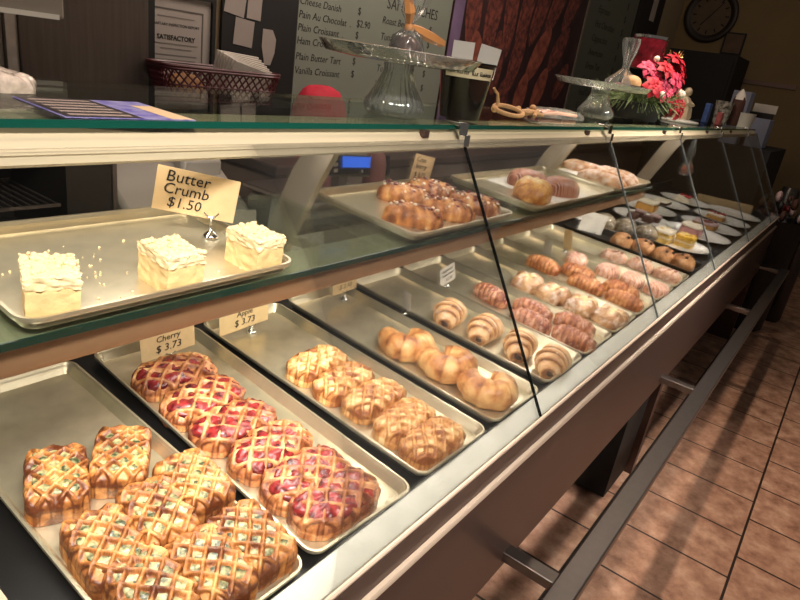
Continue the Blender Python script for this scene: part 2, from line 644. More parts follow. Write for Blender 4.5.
for (x, w, y0, d, z0, what) in ((1.58, .24, .185, .2, uz(.185, .003), 'golden puff pastry and striped pastries'), (2.07, .23, .185, .21, uz(.185, .003), 'long pale pastries')):
    o = MB().box(-w / 2, w / 2, 0, d, 0, .0005).build('paper_liner', m_paper, smooth=False)
    o.location = (x, y0, z0)
    o.rotation_euler = (T, 0, 0)
    tag(o, 'white paper liner under the ' + what, 'paper liner')

# ---------------------------------------------------------------- pastries
def blob(hx, hy, h, N=40, sq=3.0, amax=1.78, e1=.75, e2=.8, fn=None, seed=0, lump=.0):
    """a baked body on a square grid; fn(x, y, m) -> (displacement, keep, bake). Returns two MBs: crust, filling"""
    vs, at, kp = [], [], []
    smax = 1.0
    for j in range(N + 1):
        for i in range(N + 1):
            u, v = -1 + 2 * i / N, -1 + 2 * j / N
            m = max(abs(u), abs(v))
            if m > 1e-9:
                q = (abs(u) ** sq + abs(v) ** sq) ** (1 / sq)
                dx, dy = u / q, v / q
            else:
                dx = dy = 0
            ak = math.asin(.9 ** (1 / e1))
            a = math.asin((m / .7 * .9) ** (1 / e1)) if m < .7 else ak + (amax - ak) * (m - .7) / .3
            R = (sin(min(a, pi / 2)) ** e1) if a < pi / 2 else 1 - (1 - sin(a)) * .8
            zz = ((cos(a) - cos(amax)) / (1 - cos(amax)))
            z = h * max(zz, 0) ** e2
            x, y = dx * R * hx, dy * R * hy
            d, k, bk = fn(x, y, m) if fn else (0, 1, .5)
            nrm = Vector((dx * sin(a) / hx, dy * sin(a) / hy, max(cos(a), .0) / h + 1e-6)).normalized()
            if m > .97:
                d *= .2
            if lump:
                d += lump * (noise.noise(Vector((x * 45 + seed * 9.1, y * 45, z * 45 + seed))) + .45 * noise.noise(Vector((x * 140 + seed, y * 140, z * 140))))
            p = Vector((x, y, z)) + nrm * d
            if p.z < 0:
                p.z = 0
            vs.append(p)
            at.append(bk)
            kp.append(k)
    A, B = MB(), MB()
    fa, fb = [], []
    W1 = N + 1
    for j in range(N):
        for i in range(N):
            q = (j * W1 + i, j * W1 + i + 1, (j + 1) * W1 + i + 1, (j + 1) * W1 + i)
            (fa if sum(kp[t] for t in q) / 4 > .5 else fb).append(q)
    per = [i for i in range(W1)] + [j * W1 + N for j in range(1, W1)] + [N * W1 + i for i in range(N - 1, -1, -1)] + [j * W1 for j in range(N - 1, 0, -1)]
    fa.append(tuple(reversed(per)))

    def sub(fs, mb):
        used = sorted({t for f in fs for t in f})
        mp = {t: k for k, t in enumerate(used)}
        mb.add([vs[t] for t in used], [tuple(mp[t] for t in f) for f in fs], [at[t] for t in used])
    sub(fa, A)
    if fb:
        sub(fb, B)
    return A, B


def tri(t):
    return abs((t + .5) % 1.0 - .5) * 2


def lattice(hx, hy, px, py, amp, w, mlim=.78, seed=0, deep=.004, ox=0., oy=0., ftop=.84):
    def fn(x, y, m):
        wx = x + .003 * noise.noise(Vector((x * 30, y * 30, seed)))
        wy = y + .003 * noise.noise(Vector((x * 30, y * 30, seed + 5)))
        a = tri(wx / px + wy / py + ox)
        b = tri(wx / px - wy / py + oy)
        r = max(exp(-(a / w) ** 2), exp(-(b / w) ** 2))
        cross = min(exp(-(a / w) ** 2), exp(-(b / w) ** 2))
        fade = 1 if m < ftop else max(0, 1 - (m - ftop) / .14)
        d = (amp * r - deep * (1 - r)) * (.05 + .95 * fade) + .0012 * cross
        blot = noise.noise(Vector((x * 60 + seed, y * 60, 7.7)))
        keep = 1
        bk = .30 + .12 * r + (.40 * max(0, m - .6) / .4)
        if .15 < r < .75:
            bk += .30 * sin(pi * (r - .15) / .6)
        bk += .10 * blot
        bk += .34 * noise.noise(Vector((x * 26 + seed, y * 26, seed * 3.3))) - (.30 if m > .93 else 0)
        return d, keep, bk
    return fn


def lattice_pair(hx, hy, h, N, sq, e1, e2, px, py, amp, w, mlim, ftop, seed, deep, ox, oy, lump, level, flump):
    A, _ = blob(hx, hy, h, N=N, sq=sq, e1=e1, e2=e2, amax=1.68, fn=lattice(hx, hy, px, py, amp, w, mlim=mlim, seed=seed, deep=deep, ox=ox, oy=oy, ftop=ftop), seed=seed, lump=lump)
    B, _ = blob(hx, hy, h, N=N // 2 + 8, sq=sq, e1=e1, e2=e2, amax=1.68, fn=lambda x, y, m: (level - (0 if m < mlim else (m - mlim) * .05), 1, .5), seed=seed + 77, lump=flump)
    return A, B


m_cr_spin = crust('lattice_crust', 'dcab6a', 'ad6f38', '5a2b12', lo=.07)
m_cr_cher = crust('cherry_lattice_crust', 'e3b57c', 'b67444', '6a331a', lo=.03)
m_cr_app = crust('plain_lattice_crust', 'e9cc98', 'c98f52', '84481f', lo=.06)
m_cr_cro = crust('croissant_crust', 'e3b478', 'bd7d43', '74391a', lo=.10, nscale=26, namp=2.4)
m_cr_choc = crust('iced_croissant_crust', 'e4c091', 'bf8a56', '7b4a26', lo=.02, dust='dcc6b0', dust_amt=.2, namp=.8)
m_cr_red = crust('braid_crust', 'ddb193', 'b5744c', '71371f', lo=.04, dust='dbb3a2', dust_amt=.25)
m_cr_org = crust('orange_braid_crust', 'e6ba88', 'bd7c48', '7d3e1e', lo=.04)
m_cr_pow = crust('powdered_crust', 'dcb48a', 'b07e52', '75492b', lo=.02, dust='e2cfbf', dust_amt=.45)
m_cr_str = crust('pink_striped_crust', 'e2b79c', 'c48b6a', '8e5338', lo=-.02, stripes=('d5ac9e', 26, .6, .50))
m_cr_glz = crust('glazed_crust', 'dcb391', 'bd8a68', '8e5638', lo=-.02, dust='dcbcae', dust_amt=.7)
m_cr_bun = crust('bun_crust', 'dcae80', 'b8804f', '7d4a28', lo=-.02)
m_cr_puff = crust('puff_crust', 'f4dfa6', 'dfa458', '9b5620', lo=-.16)
m_cr_dst = crust('dusty_striped_crust', 'c98e68', 'a55f3e', '6c3420', lo=.05, stripes=('c69c8c', 62, .9, .62))
m_cr_cran = crust('cranberry_braid_crust', 'dca968', 'b87438', '6f3716', lo=.06, dust='ead8bd', dust_amt=.12)
m_cr_pale = crust('pale_long_crust', 'ecc7a0', 'd29a6a', 'a5653c', lo=-.06, dust='f0ddcf', dust_amt=.7)
m_spin = M('spinach_cheese_filling', 'b5ae7e', .35, scale=110, col2='2f3a22', bump=.5, bscale=130, coat=.3)
m_cher = M('cherry_filling', '962a2a', .25, scale=90, col2='3f0f14', bump=.7, bscale=120, coat=.35)
m_appl = M('apple_filling', 'e6cb9a', .4, scale=60, col2='cfa066', bump=.3, bscale=120, coat=.3)
m_jam = M('red_jam', '9c4634', .3, scale=60, col2='74291f', coat=.5)
m_cust = M('custard', 'e6cf9a', .35, var=.1, scale=60)
m_choc = M('chocolate', '2a130b', .35, bump=.2)
m_cran = M('cranberries', '6e1c1a', .3, coat=.4)
m_oat = M('oat_flakes', 'efdfc6', .8)


def pos(x, y, off=-.0172):
    return (x, y, dz(y, off))


def upos(x, y, off=.0022):
    return (x, y, uz(y, off))


def pastry(name, label, cat, crust_mb, crust_mat, fill_mb=None, fill_mat=None, group=None, fill_name='filling'):
    t = empty(name, label, cat, group=group)
    crust_mb.build('crust', crust_mat, t, sharp=80)
    if fill_mb is not None and fill_mb.f:
        fill_mb.build(fill_name, fill_mat, t, sharp=80)
    return t


def place(protos, spots, labels, group, up=False, off=None):
    used = set()
    for k, (sp, lab) in enumerate(zip(spots, labels)):
        x, y, rz = sp
        i = k % len(protos)
        loc = (upos(x, y) if off is None else upos(x, y, off)) if up else (pos(x, y) if off is None else pos(x, y, off))
        rot = (T, 0, rz)
        if i not in used:
            used.add(i)
            p = protos[i]
            p.rotation_mode = 'ZYX'
            p.location, p.rotation_euler = loc, rot
            p['label'] = lab
            if group:
                p['group'] = group
        else:
            dup(protos[i], loc, rot, lab, group)


# spinach and cheese lattices, nearest tray
pr = []
for s in range(4):
    A, B = lattice_pair(.0382, .0565, .044, 84, 7, .42, .42, .0245, .027, .0032, .34, .60, .68, s * 3 + 1, .0044, .25 + .1 * s, .2 * s, .0010, -.0024, .0026)
    pr.append(pastry('lattice_pastry', '', 'pastry', A, m_cr_spin, B, m_spin))
R = radians
place(pr, [(.312, .317, R(-24)), (.396, .307, R(-36)), (.442, .202, R(-6)), (.374, .184, R(-10)), (.300, .176, R(-7)), (.436, .074, R(-3)), (.371, .072, R(-4)), (.303, .088, R(-4))],
      ['spinach lattice pastry standing apart at far left end of its row, pale underside showing',
       'spinach lattice pastry angled beside the leftmost one, at the back of the tray',
       'dark brown spinach lattice pastry nearest the cherry pastries, middle of its tray',
       'spinach lattice pastry in the middle of the group, ringed by the others',
       'spinach lattice pastry with a tall ragged side, by the left rim of the tray',
       'spinach lattice pastry at the right front, showing the largest green pockets',
       'spinach lattice pastry at the bottom edge, left of the right front one',
       'spinach lattice pastry cut off by the bottom edge, nearest the left rim'], 'spinach lattice pastries')

# cherry lattices
pr = []
for s in range(3):
    A, B = lattice_pair(.074, .044, .041, 76, 2.9, .66, .62, .036, .031, .0030, .34, .72, .78, s * 5 + 2, .0040, .15 * s, .3 + .13 * s, .0030, -.0012, .0060)
    pr.append(pastry('cherry_pastry', '', 'pastry', A, m_cr_cher, B, m_cher, fill_name='cherry_filling'))
place(pr, [(.582, .452, R(-4)), (.576, .362, R(3)), (.573, .278, R(-3)), (.581, .197, R(4)), (.579, .117, R(0)), (.579, .057, R(-4))],
      ['red cherry lattice pastry at the very back of its row, by the price card'] +
      ['cherry lattice pastry, %s in its row counted from the back' % w for w in ('second', 'third', 'fourth', 'fifth')] +
      ['cherry lattice pastry at the front rim of its tray, closest to the sill'], 'cherry lattice pastries')

# plain lattices
pr = []
for s in range(3):
    A, B = lattice_pair(.067, .037, .041, 70, 3.6, .62, .62, .026, .024, .0034, .38, .66, .80, s * 7 + 3, .0036, .2 * s, .1 + .15 * s, .0020, -.0026, .0022)
    pr.append(pastry('golden_lattice_pastry', '', 'pastry', A, m_cr_app, B, m_appl, fill_name='apple_filling'))
place(pr, [(.824, .335, R(0)), (.822, .260, R(3)), (.828, .187, R(-3)), (.820, .110, R(2)), (.816, .044, R(-2))],
      ['golden plain lattice pastry at the back of its row of five'] +
      ['golden plain lattice pastry, %s in its row counted from the back' % w for w in ('second', 'third', 'fourth')] +
      ['golden plain lattice pastry at the front of its row, nearest the sill'], 'plain lattice pastries')


# croissants
def croissant(path, rad, layers, flat=.9, seed=0, nring=28, nseg=72, step=.16, edge=.55):
    vs, at, fs = [], [], []
    for i in range(nseg + 1):
        s = i / nseg
        c, tdir = path(s)
        r0 = rad(s)
        k = abs(s - .5) * 2
        ph = (k * layers) % 1.0
        r = r0 * (1 - step * .5 + step * ph ** .7)
        side = Vector((-tdir.y, tdir.x, 0)).normalized()
        for q in range(nring):
            t = 2 * pi * q / nring
            w = 1 + .05 * noise.noise(Vector((c.x * 40 + cos(t), c.y * 40 + sin(t), seed)))
            p = c + side * (r * w * cos(t)) + Vector((0, 0, r0 * flat * .86 + r * w * flat * sin(t)))
            p.z = max(p.z, 0)
            vs.append(p)
            at.append(.14 + edge * max(0, (.42 - ph) / .42) ** 1.3 + .12 * max(0, ph * 6 - 5) + .14 * max(0, sin(t)) + .25 * noise.noise(Vector((c.x * 25, c.y * 25 + t, seed + 4))))
    for i in range(nseg):
        for q in range(nring):
            fs.append((i * nring + q, i * nring + (q + 1) % nring, (i + 1) * nring + (q + 1) % nring, (i + 1) * nring + q))
    fs.append(tuple(range(nring - 1, -1, -1)))
    fs.append(tuple(nseg * nring + q for q in range(nring)))
    return MB().add(vs, fs, at)


def ringpath(R0, a0, a1, sx=1., sy=1.):
    def f(s):
        a = a0 + (a1 - a0) * s
        return Vector((R0 * sx * cos(a), R0 * sy * sin(a), 0)), Vector((-sin(a), cos(a), 0))
    return f


pr = []
for s, (a0, a1) in enumerate(((R(38), R(322)), (R(25), R(345)), (R(34), R(330)))):
    A = croissant(ringpath(.037, a0, a1, 1.18, 1.0), lambda q: .0185 + .0115 * sin(pi * min(max(q, 0), 1)) ** .8, 4.6, seed=s, step=.15, edge=.35, nseg=110, flat=1.02)
    pr.append(pastry('ring_croissant', '', 'croissant', A, m_cr_cro))
place(pr, [(1.060, .292, R(55)), (1.067, .184, R(50)), (1.062, .078, R(40))],
      ['plain curled croissant at the back of its tray, its horn open to the right', 'plain ring-shaped croissant in the middle of its tray', 'plain ring-shaped croissant at the front of its tray, by the black glass seam'], 'ring croissants')


def straight(L, bend):
    def f(s):
        x = (s - .5) * L
        return Vector((x, bend * (x / (L / 2)) ** 2, 0)), Vector((1, 2 * bend * x / (L / 2) ** 2, 0)).normalized()
    return f


pr = []
for s in range(2):
    t = pastry('chocolate_croissant', '', 'croissant', croissant(straight(.112 + .004 * s, -.014), lambda q: .017 + .0205 * sin(pi * min(max(q, 0), 1)) ** .8, 3.0, seed=s + 7, step=.26, edge=.62, flat=.82, nseg=90), m_cr_choc)
    MB().ball((-.057, -.014, .015), .009, sq=(.4, 1.2, .7)).ball((-.058, -.008, .020), .005, sq=(.5, 1, 1)).build('chocolate_filling', m_choc, t)
    pr.append(t)
place(pr, [(1.285, .318, R(8)), (1.296, .218, R(0)), (1.304, .124, R(10)), (1.304, .036, R(4))],
      ['iced chocolate croissant at the back of its tray, farthest from the sill', 'iced chocolate croissant, second from the back, lying left of the black seam', 'iced chocolate croissant, third from the back, crossed by the black glass seam', 'iced chocolate croissant at the front of its tray with dark filling at its end'], 'chocolate croissants')


# braids with slits
def braid(hx, hy, h, n, seed, amp=.0032, vee=.5, sq=2.6, N=46, thr=.42, mlim=.8, lump=.001):
    def fn(x, y, m):
        t = tri(y / (2 * hy) * n + vee * abs(x) / hx + .13 * seed)
        r = 1 - t ** 1.3
        ctr = exp(-(x / (hx * .22)) ** 2)
        fade = 1 if m < mlim else max(0, 1 - (m - mlim) / .15)
        keep = 1 if (r > .24 or m > mlim or abs(x) > .62 * hx) else 0
        bk = .22 + .40 * r + .25 * max(0, m - .55) + .2 * noise.noise(Vector((x * 40, y * 40, seed * 2.7)))
        return amp * (r * 1.5 - .6) * (.35 + .65 * fade), keep, bk
    return blob(hx, hy, h, N=N, sq=sq, fn=fn, seed=seed + 30, lump=lump)


def braids(mat, spots, labels, group, name, hx=.029, hy=.060, h=.040, n=8, fillm=None):
    pr = []
    for s in range(2):
        A, B = braid(hx, hy, h, n, s + 1)
        pr.append(pastry(name, '', 'pastry', A, mat, B, fillm or m_jam, fill_name='jam_filling'))
    place(pr, spots, labels, group)


braids(m_cr_red, [(1.522, .327, R(-14)), (1.548, .206, R(-3)), (1.473, .176, R(-2)), (1.578, .092, R(-3)), (1.490, .057, R(-3))],
       ['reddish braided pastry lying alone at the back, behind the four paired ones', 'reddish braided pastry at the back right of its four, by the powdered squares', 'reddish braided pastry at the back left of its group of four, against the black seam', 'reddish braided pastry at the front right of its group of four', 'dark reddish braided pastry at the front left of its tray, closest to the sill'], 'red braids', 'braided_pastry')
braids(m_cr_org, [(1.955, .366, R(-6)), (2.018, .262, R(-3)), (1.935, .200, R(-4)), (2.022, .110, R(-2)), (1.935, .070, R(-3))],
       ['orange braided pastry at the back left of its tray, behind the powdered squares', 'orange braided pastry at the back right of its group of four, behind the powdered squares', 'dark orange braided pastry at the middle left of its tray', 'orange braided pastry at the front right, next to the pink striped pastries', 'orange braided pastry at the front left, next to the front powdered square'], 'orange braids', 'orange_braided_pastry', hx=.033, hy=.062, n=9, fillm=M('orange_jam', 'a9582f', .3, coat=.4))


# powdered squares with folded corners
def pin(seed):
    def fn(x, y, m):
        a = atan2(y, x)
        r = sqrt(x * x + y * y) / .05
        f = cos(4 * a + 2.2 * r + seed)
        d = .004 * f * min(1, r * 2) * max(0, 1 - .5 * m) - .008 * exp(-(r / .26) ** 2)
        keep = 0 if (r < .26 or (f < -.55 and r < .55)) else 1
        return d, keep, .35 + .22 * f + .25 * max(0, m - .6) + .2 * noise.noise(Vector((x * 30, y * 30, seed)))
    return fn


pr = []
for s in range(2):
    A, B = blob(.050, .045, .043, N=56, sq=4.2, e1=.66, fn=pin(s * 1.3), seed=s + 40, lump=.0035)
    pr.append(pastry('powdered_pastry', '', 'pastry', A, m_cr_pow, B, m_cust, fill_name='custard_filling'))
place(pr, [(1.733, .316, R(8)), (1.728, .226, R(-6)), (1.738, .136, R(5)), (1.742, .047, R(-4))],
      ['sugar-dusted square pastry at the back of its row of four', 'sugar-dusted square pastry, second from the back of its row', 'sugar-dusted square pastry, third from the back of its row', 'sugar-dusted square pastry at the front of its row, nearest the sill'], 'powdered squares')

# pink striped
pr = []
for s in range(2):
    A, B = braid(.046, .040, .040, 5, s + 4, amp=.0022, vee=-.7, sq=2.8, thr=0, lump=.0015, mlim=0)
    pr.append(pastry('striped_pastry', '', 'pastry', A, m_cr_str))
place(pr, [(2.158, .325, R(15)), (2.175, .210, R(-4)), (2.182, .122, R(3)), (2.180, .036, R(-3))],
      ['brown striped pastry at the back of its tray, apart from the other three', 'pink striped pastry, back one of the three in a row', 'pink striped pastry in the middle of the three in a row', 'pink striped pastry at the front rim of its tray'], 'pink striped pastries')
# glazed ovals
pr = []
for s in range(2):
    A, B = blob(.036, .050, .038, N=34, sq=2.5, seed=s + 50, lump=.003, fn=lambda x, y, m: (.001 * cos(y * 220), 1, .4 + .3 * (m - .5)))
    t = pastry('glazed_pastry', '', 'pastry', A, m_cr_glz)
    b = MB()
    for k in range(6):
        b.ball((rnd.uniform(-.015, .015), rnd.uniform(-.03, .03), .038), .0045, 7, 5, (1, 1, .6))
    b.build('berry_spots', m_jam, t)
    pr.append(t)
place(pr, [(2.388, .262, R(10)), (2.400, .160, R(-4)), (2.412, .060, R(4))],
      ['pale glazed oval pastry with red spots, rear one of three', 'pale glazed oval pastry, middle one of three in front of the buns', 'pale glazed oval pastry by the front rim, next to the foremost chocolate chip bun'], 'glazed ovals')
# chocolate chip buns
pr = []
for s in range(2):
    A, B = blob(.051, .045, .056, N=30, sq=2.2, e1=.9, e2=.95, amax=1.9, seed=s + 60, lump=.002, fn=lambda x, y, m: (0, 1, .40 + .2 * (1 - m)))
    t = pastry('chocolate_chip_bun', '', 'bun', A, m_cr_bun)
    for k, (u, v) in enumerate(((-.024, -.022), (.012, .012), (.006, -.033)) if s == 0 else ((-.030, .010), (.004, -.028), (-.008, .018))):
        q = 1 - (u / .051) ** 2 - (v / .045) ** 2
        MB().ball((u, v, .014 + .044 * sqrt(max(q, .01))), .0068, 8, 6).build('chocolate_chip', m_choc, t)
    pr.append(t)
place(pr, [(2.640, .318, R(10)), (2.664, .232, R(80)), (2.650, .142, R(-20)), (2.657, .064, R(40))],
      ['round chocolate chip bun at the back of its row of four', 'round chocolate chip bun, second from the back', 'round chocolate chip bun, third from the back, with a big chip facing out', 'round chocolate chip bun at the front end of its row'], 'chocolate chip buns', off=-.0172)
# wrapped buns
m_ball = crust('seeded_bun_crust', 'cdb691', 'a98c68', '6b543c', nscale=110, dust='e3d6bd', dust_amt=.5)
pr = []
A, B = blob(.052, .052, .07, N=26, sq=2.0, e1=1, e2=1, amax=2.1, lump=.0015, seed=3)
t = pastry('wrapped_bun', '', 'bun', A, m_ball)
A, B = blob(.056, .056, .074, N=20, sq=2.0, e1=1, e2=1, amax=2.1, lump=.004, seed=8)
A.build('clear_wrap', m_clear, t)
place([t], [(2.835, .470, 0), (2.880, .385, .8), (2.905, .295, 1.9)], ['greyish seeded bun in clear wrap, left one of three behind the white square card', 'greyish seeded bun in clear wrap, middle one of three', 'greyish seeded bun in clear wrap, right one of three, beside the yellow cake plate'], 'wrapped buns', off=-.0205)

# ---------------------------------------------------------------- glass shelf pastries
m_cake = M('butter_cake', 'e2c48c', .75, var=.10, scale=70, bump=.4, bscale=120)
m_crumb = M('butter_crumb', 'e8d0a2', .8, var=.09, scale=55, bump=.6, bscale=160)


def crumb_cake(seed):
    r = random.Random(seed)
    t = empty('crumb_cake', '', 'cake')
    A = MB()
    n = 8
    hx, hy, h = .0235, .0285, .032
    bm = bmesh.new()
    bmesh.ops.create_cube(bm, size=1)
    bmesh.ops.subdivide_edges(bm, edges=bm.edges, cuts=12, use_grid_fill=True)
    for v in bm.verts:
        p = Vector((v.co.x * 2 * hx, v.co.y * 2 * hy, (v.co.z + .5) * h))
        p += Vector((noise.noise(p * 130 + Vector((seed, 0, 0))), noise.noise(p * 130 + Vector((0, seed, 9))), 0)) * .0013
        v.co = p
    A.add([v.co for v in bm.verts], [tuple(q.index for q in f.verts) for f in bm.faces])
    bm.free()
    A.build('cake', m_cake, t, sharp=60)
    B = MB()
    bm = bmesh.new()
    bmesh.ops.create_cube(bm, size=1)
    bmesh.ops.subdivide_edges(bm, edges=bm.edges, cuts=16, use_grid_fill=True)
    for v in bm.verts:
        p = Vector((v.co.x * 2 * (hx + .0008), v.co.y * 2 * (hy + .0008), h + (v.co.z + .5) * .013))
        q = noise.noise(p * 170 + Vector((seed, 0, 0))) + .6 * noise.noise(p * 330)
        p += Vector((v.co.x * 2, v.co.y * 2, max(0, v.co.z) * 2)) * .0022 * q
        v.co = p
    B.add([v.co for v in bm.verts], [tuple(q.index for q in f.verts) for f in bm.faces])
    bm.free()
    for k in range(70):
        x, y = r.uniform(-hx, hx), r.uniform(-hy, hy)
        B.ball((x, y, h + .013 + r.uniform(-.001, .0016)), r.uniform(.0016, .0042), 7, 5, (1, r.uniform(.7, 1.2), .8))
    B.build('crumb_topping', m_crumb, t, sharp=80)
    return t


pr = [crumb_cake(k) for k in range(3)]
for p, (x, y, rz), lab in zip(pr, ((.268, .2035, R(-21)), (.401, .2005, R(0)), (.526, .2030, R(5))),
                              ('leftmost tall square of pale crumb cake on the upper tray', 'crumb cake square in the middle of the upper tray', 'crumb cake square at the right end of the upper tray, long side showing')):
    p.location = upos(x, y)
    p.rotation_mode = 'ZYX'
    p.rotation_euler = (T, 0, rz)
    p['label'] = lab
    p['group'] = 'crumb cakes'
b = MB()
for k in range(60):
    x = rnd.choice((rnd.gauss(.34, .025), rnd.gauss(.29, .04), rnd.gauss(.45, .03)))
    y = min(.36, max(.19, rnd.gauss(.27, .04)))
    if .235 < x < .53:
        b.ball((x, y, uz(y, .0030)), rnd.uniform(.0006, .0018), 6, 4)
o = tag(b.build('cake_crumbs', m_crumb), 'loose pale crumbs scattered on the tray between the crumb cakes', 'crumbs')
o['kind'] = 'stuff'


def cranbraid(seed):
    r = random.Random(seed)
    A, B = braid(.0265, .056, .036, 6, seed, amp=.0052, vee=.9, sq=2.7, lump=.003, mlim=0)
    t = pastry('cranberry_braid', '', 'pastry', A, m_cr_cran)
    c, f = MB(), MB()
    for k in range(22):
        u, v = r.uniform(-.8, .8), r.uniform(-.85, .85)
        z = .036 * sqrt(max(.05, 1 - .75 * max(abs(u) ** 2.2, abs(v) ** 4)))
        (c if k % 2 else f).ball((u * .0255, v * .054, z + .001), r.uniform(.003, .0055) if k % 2 else r.uniform(.0025, .0045), 7, 5, (1, r.uniform(.6, 1.3), .6))
    c.build('cranberries', m_cran, t)
    f.build('almond_flakes', m_oat, t)
    return t


place([cranbraid(k) for k in range(3)], [(1.015, .322, R(32)), (1.122, .328, R(30)), (.918, .226, R(34)), (1.030, .226, R(32)), (1.142, .228, R(30))],
      ['cranberry braid at the back left of the upper tray, below the blue scale display', 'cranberry braid at the back right, under the buff price card', 'cranberry braid at the front left corner of its upper tray', 'cranberry braid at the front middle of its upper tray', 'cranberry braid at the front right of its upper tray, behind the black glass seam'], 'cranberry braids', up=True)
A, B = blob(.055, .047, .05, N=34, sq=2.4, e1=.85, seed=70, lump=.004, fn=lambda x, y, m: (.004 * cos(5 * atan2(y, x)) * min(1, m * 2) * (1 - m) - .004 * exp(-(m / .2) ** 2), 1, .25 + .55 * m))
place([pastry('puff_pastry', '', 'pastry', A, m_cr_puff)], [(1.43, .234, R(20))], ['round golden puff pastry with a pale centre on the upper shelf'], None, up=True, off=.004)
A, B = braid(.036, .056, .045, 6, 3, amp=.0015, vee=-.5, lump=.002, mlim=0)
place([pastry('dusted_pastry', '', 'pastry', A, m_cr_dst)], [(1.54, .300, R(40)), (1.588, .228, R(62))], ['brown pastry with white icing stripes, lying behind the golden puff', 'brown pastry with white icing stripes, lying in front, right of the golden puff'], 'striped upper pastries', up=True, off=.004)
A, B = blob(.028, .075, .034, N=34, sq=2.4, seed=80, lump=.004)
place([pastry('long_pastry', '', 'pastry', A, m_cr_pale)], [(1.955, .245, R(14)), (2.035, .240, R(16)), (2.120, .258, R(14)), (2.060, .345, R(20))],
      ['long pale sugared pastry at the left of its upper tray', 'long pale sugared pastry, second from the left on its upper tray', 'long orange-brown pastry at the right end of its upper tray', 'long pale pastry in clear wrap at the back of the upper tray'], 'long pastries', up=True, off=.004)

# ---------------------------------------------------------------- price cards
def sign(loc, rot, w, h, lines, label, mat=m_card, size=.012, card_z=.03, card_x=0., roll=0., stem=True, ink=m_ink, group=None, tilt=0.):
    t = empty('price_sign', label, 'price sign', loc, (0, 0, rot), group=group)
    MB().lathe([(.0115, 0), (.0115, .0015), (.0098, .0045), (.005, .0085), (.0022, .0105), (.0016, card_z * .55), (.0030, card_z * .60), (.0030, card_z * .66), (0.0005, card_z * .68)], 20).build('base', m_chrome, t, sharp=80)
    MB().tube([(-.010, -.001, card_z * .80), (-.004, -.001, card_z * .66), (.004, -.001, card_z * .66), (.010, -.001, card_z * .80)], .0011, 6).tube([(-.010, .0022, card_z * .84), (-.004, .0022, card_z * .66), (.004, .0022, card_z * .66), (.010, .0022, card_z * .84)], .0011, 6).build('clip', m_chrome, t)
    c = MB().box(-w / 2, w / 2, 0, .0007, -h / 2, h / 2).build('card', mat, t, smooth=False)
    c.location = (card_x, .0004, card_z * .66 + h / 2)
    c.rotation_euler = (tilt, roll, 0)
    for (s, sz, x, z) in lines:
        text(s, sz, ink, c, (x, -.0005, z), shear=.12)
    return t


sign((.533, .302, uz(.302, .0025)), R(-36), .108, .060, [('Butter', .022, -.014, .018), ('Crumb', .021, -.014, .001), ('$1.50', .020, -.014, -.017)], 'buff card reading Butter Crumb $1.50 on a chrome holder behind the crumb cakes', card_z=.044, card_x=-.020, roll=R(8))
sign((.619, .520, dz(.520, -.018)), R(-2), .11, .048, [('Cherry', .017, .0, .012), ('$ 3.73', .021, .0, -.008)], 'buff price card reading $3.73 at the back of the cherry pastries', card_z=.022, card_x=-.004, roll=R(-4))
sign((.820, .527, dz(.527, -.018)), R(-2), .125, .048, [('Apple', .017, .0, .012), ('$ 3.73', .021, .0, -.008)], 'buff price card reading $3.73 at the back of the plain golden pastries', card_z=.022, card_x=-.02, roll=R(-4))
sign((1.130, .540, dz(.540, -.018)), R(0), .09, .045, [('$ 2.10', .018, .0, -.006)], 'chrome card holder at the back of the ring croissants, half hidden by the shelf', card_z=.030, roll=R(-2))
sign((1.214, .405, dz(.405, -.018)), R(58), .050, .046, [('Chocolate', .009, 0, .012), ('Croissant', .009, 0, 0), ('$ 2.90', .010, 0, -.012)], 'small white card turned edge-on at the left rim of the chocolate croissant tray', mat=m_paper, card_z=.018, roll=R(10))
sign((1.476, .452, dz(.452, -.018)), R(0), .074, .052, [('Raspberry', .0125, 0, .015), ('Cream cheese', .010, 0, .002), ('$ 2.95', .012, .004, -.013)], 'white handwritten price card at the back of the reddish braids', mat=m_paper, card_z=.015, roll=R(-12), tilt=R(-8))
sign((2.090, .415, dz(.415, -.018)), R(50), .06, .052, [('Danish', .013, 0, .010), ('$ 2.95', .012, 0, -.008)], 'narrow white card turned sideways behind the orange braids', mat=m_paper, card_z=.020, roll=R(8))
sign((2.247, .405, dz(.405, -.018)), R(72), .04, .075, [('$ 2.75', .010, 0, .010)], 'thin upright card seen edge-on behind the pink striped pastries', mat=m_card, card_z=.018, roll=R(12))
sign((2.600, .425, dz(.425, -.018)), R(-35), .125, .085, [], 'blank white square card in front of the three wrapped buns', mat=m_paper, card_z=.035, card_x=-.02, roll=R(10))
sign((1.125, .372, uz(.372, .0025)), R(-10), .062, .062, [('Cran', .015, -.01, .020), ('berry', .015, -.006, .006), ('$ 3.75', .014, -.004, -.012)], 'buff price card standing behind the cranberry braids', card_z=.022, card_x=.012, roll=R(10))

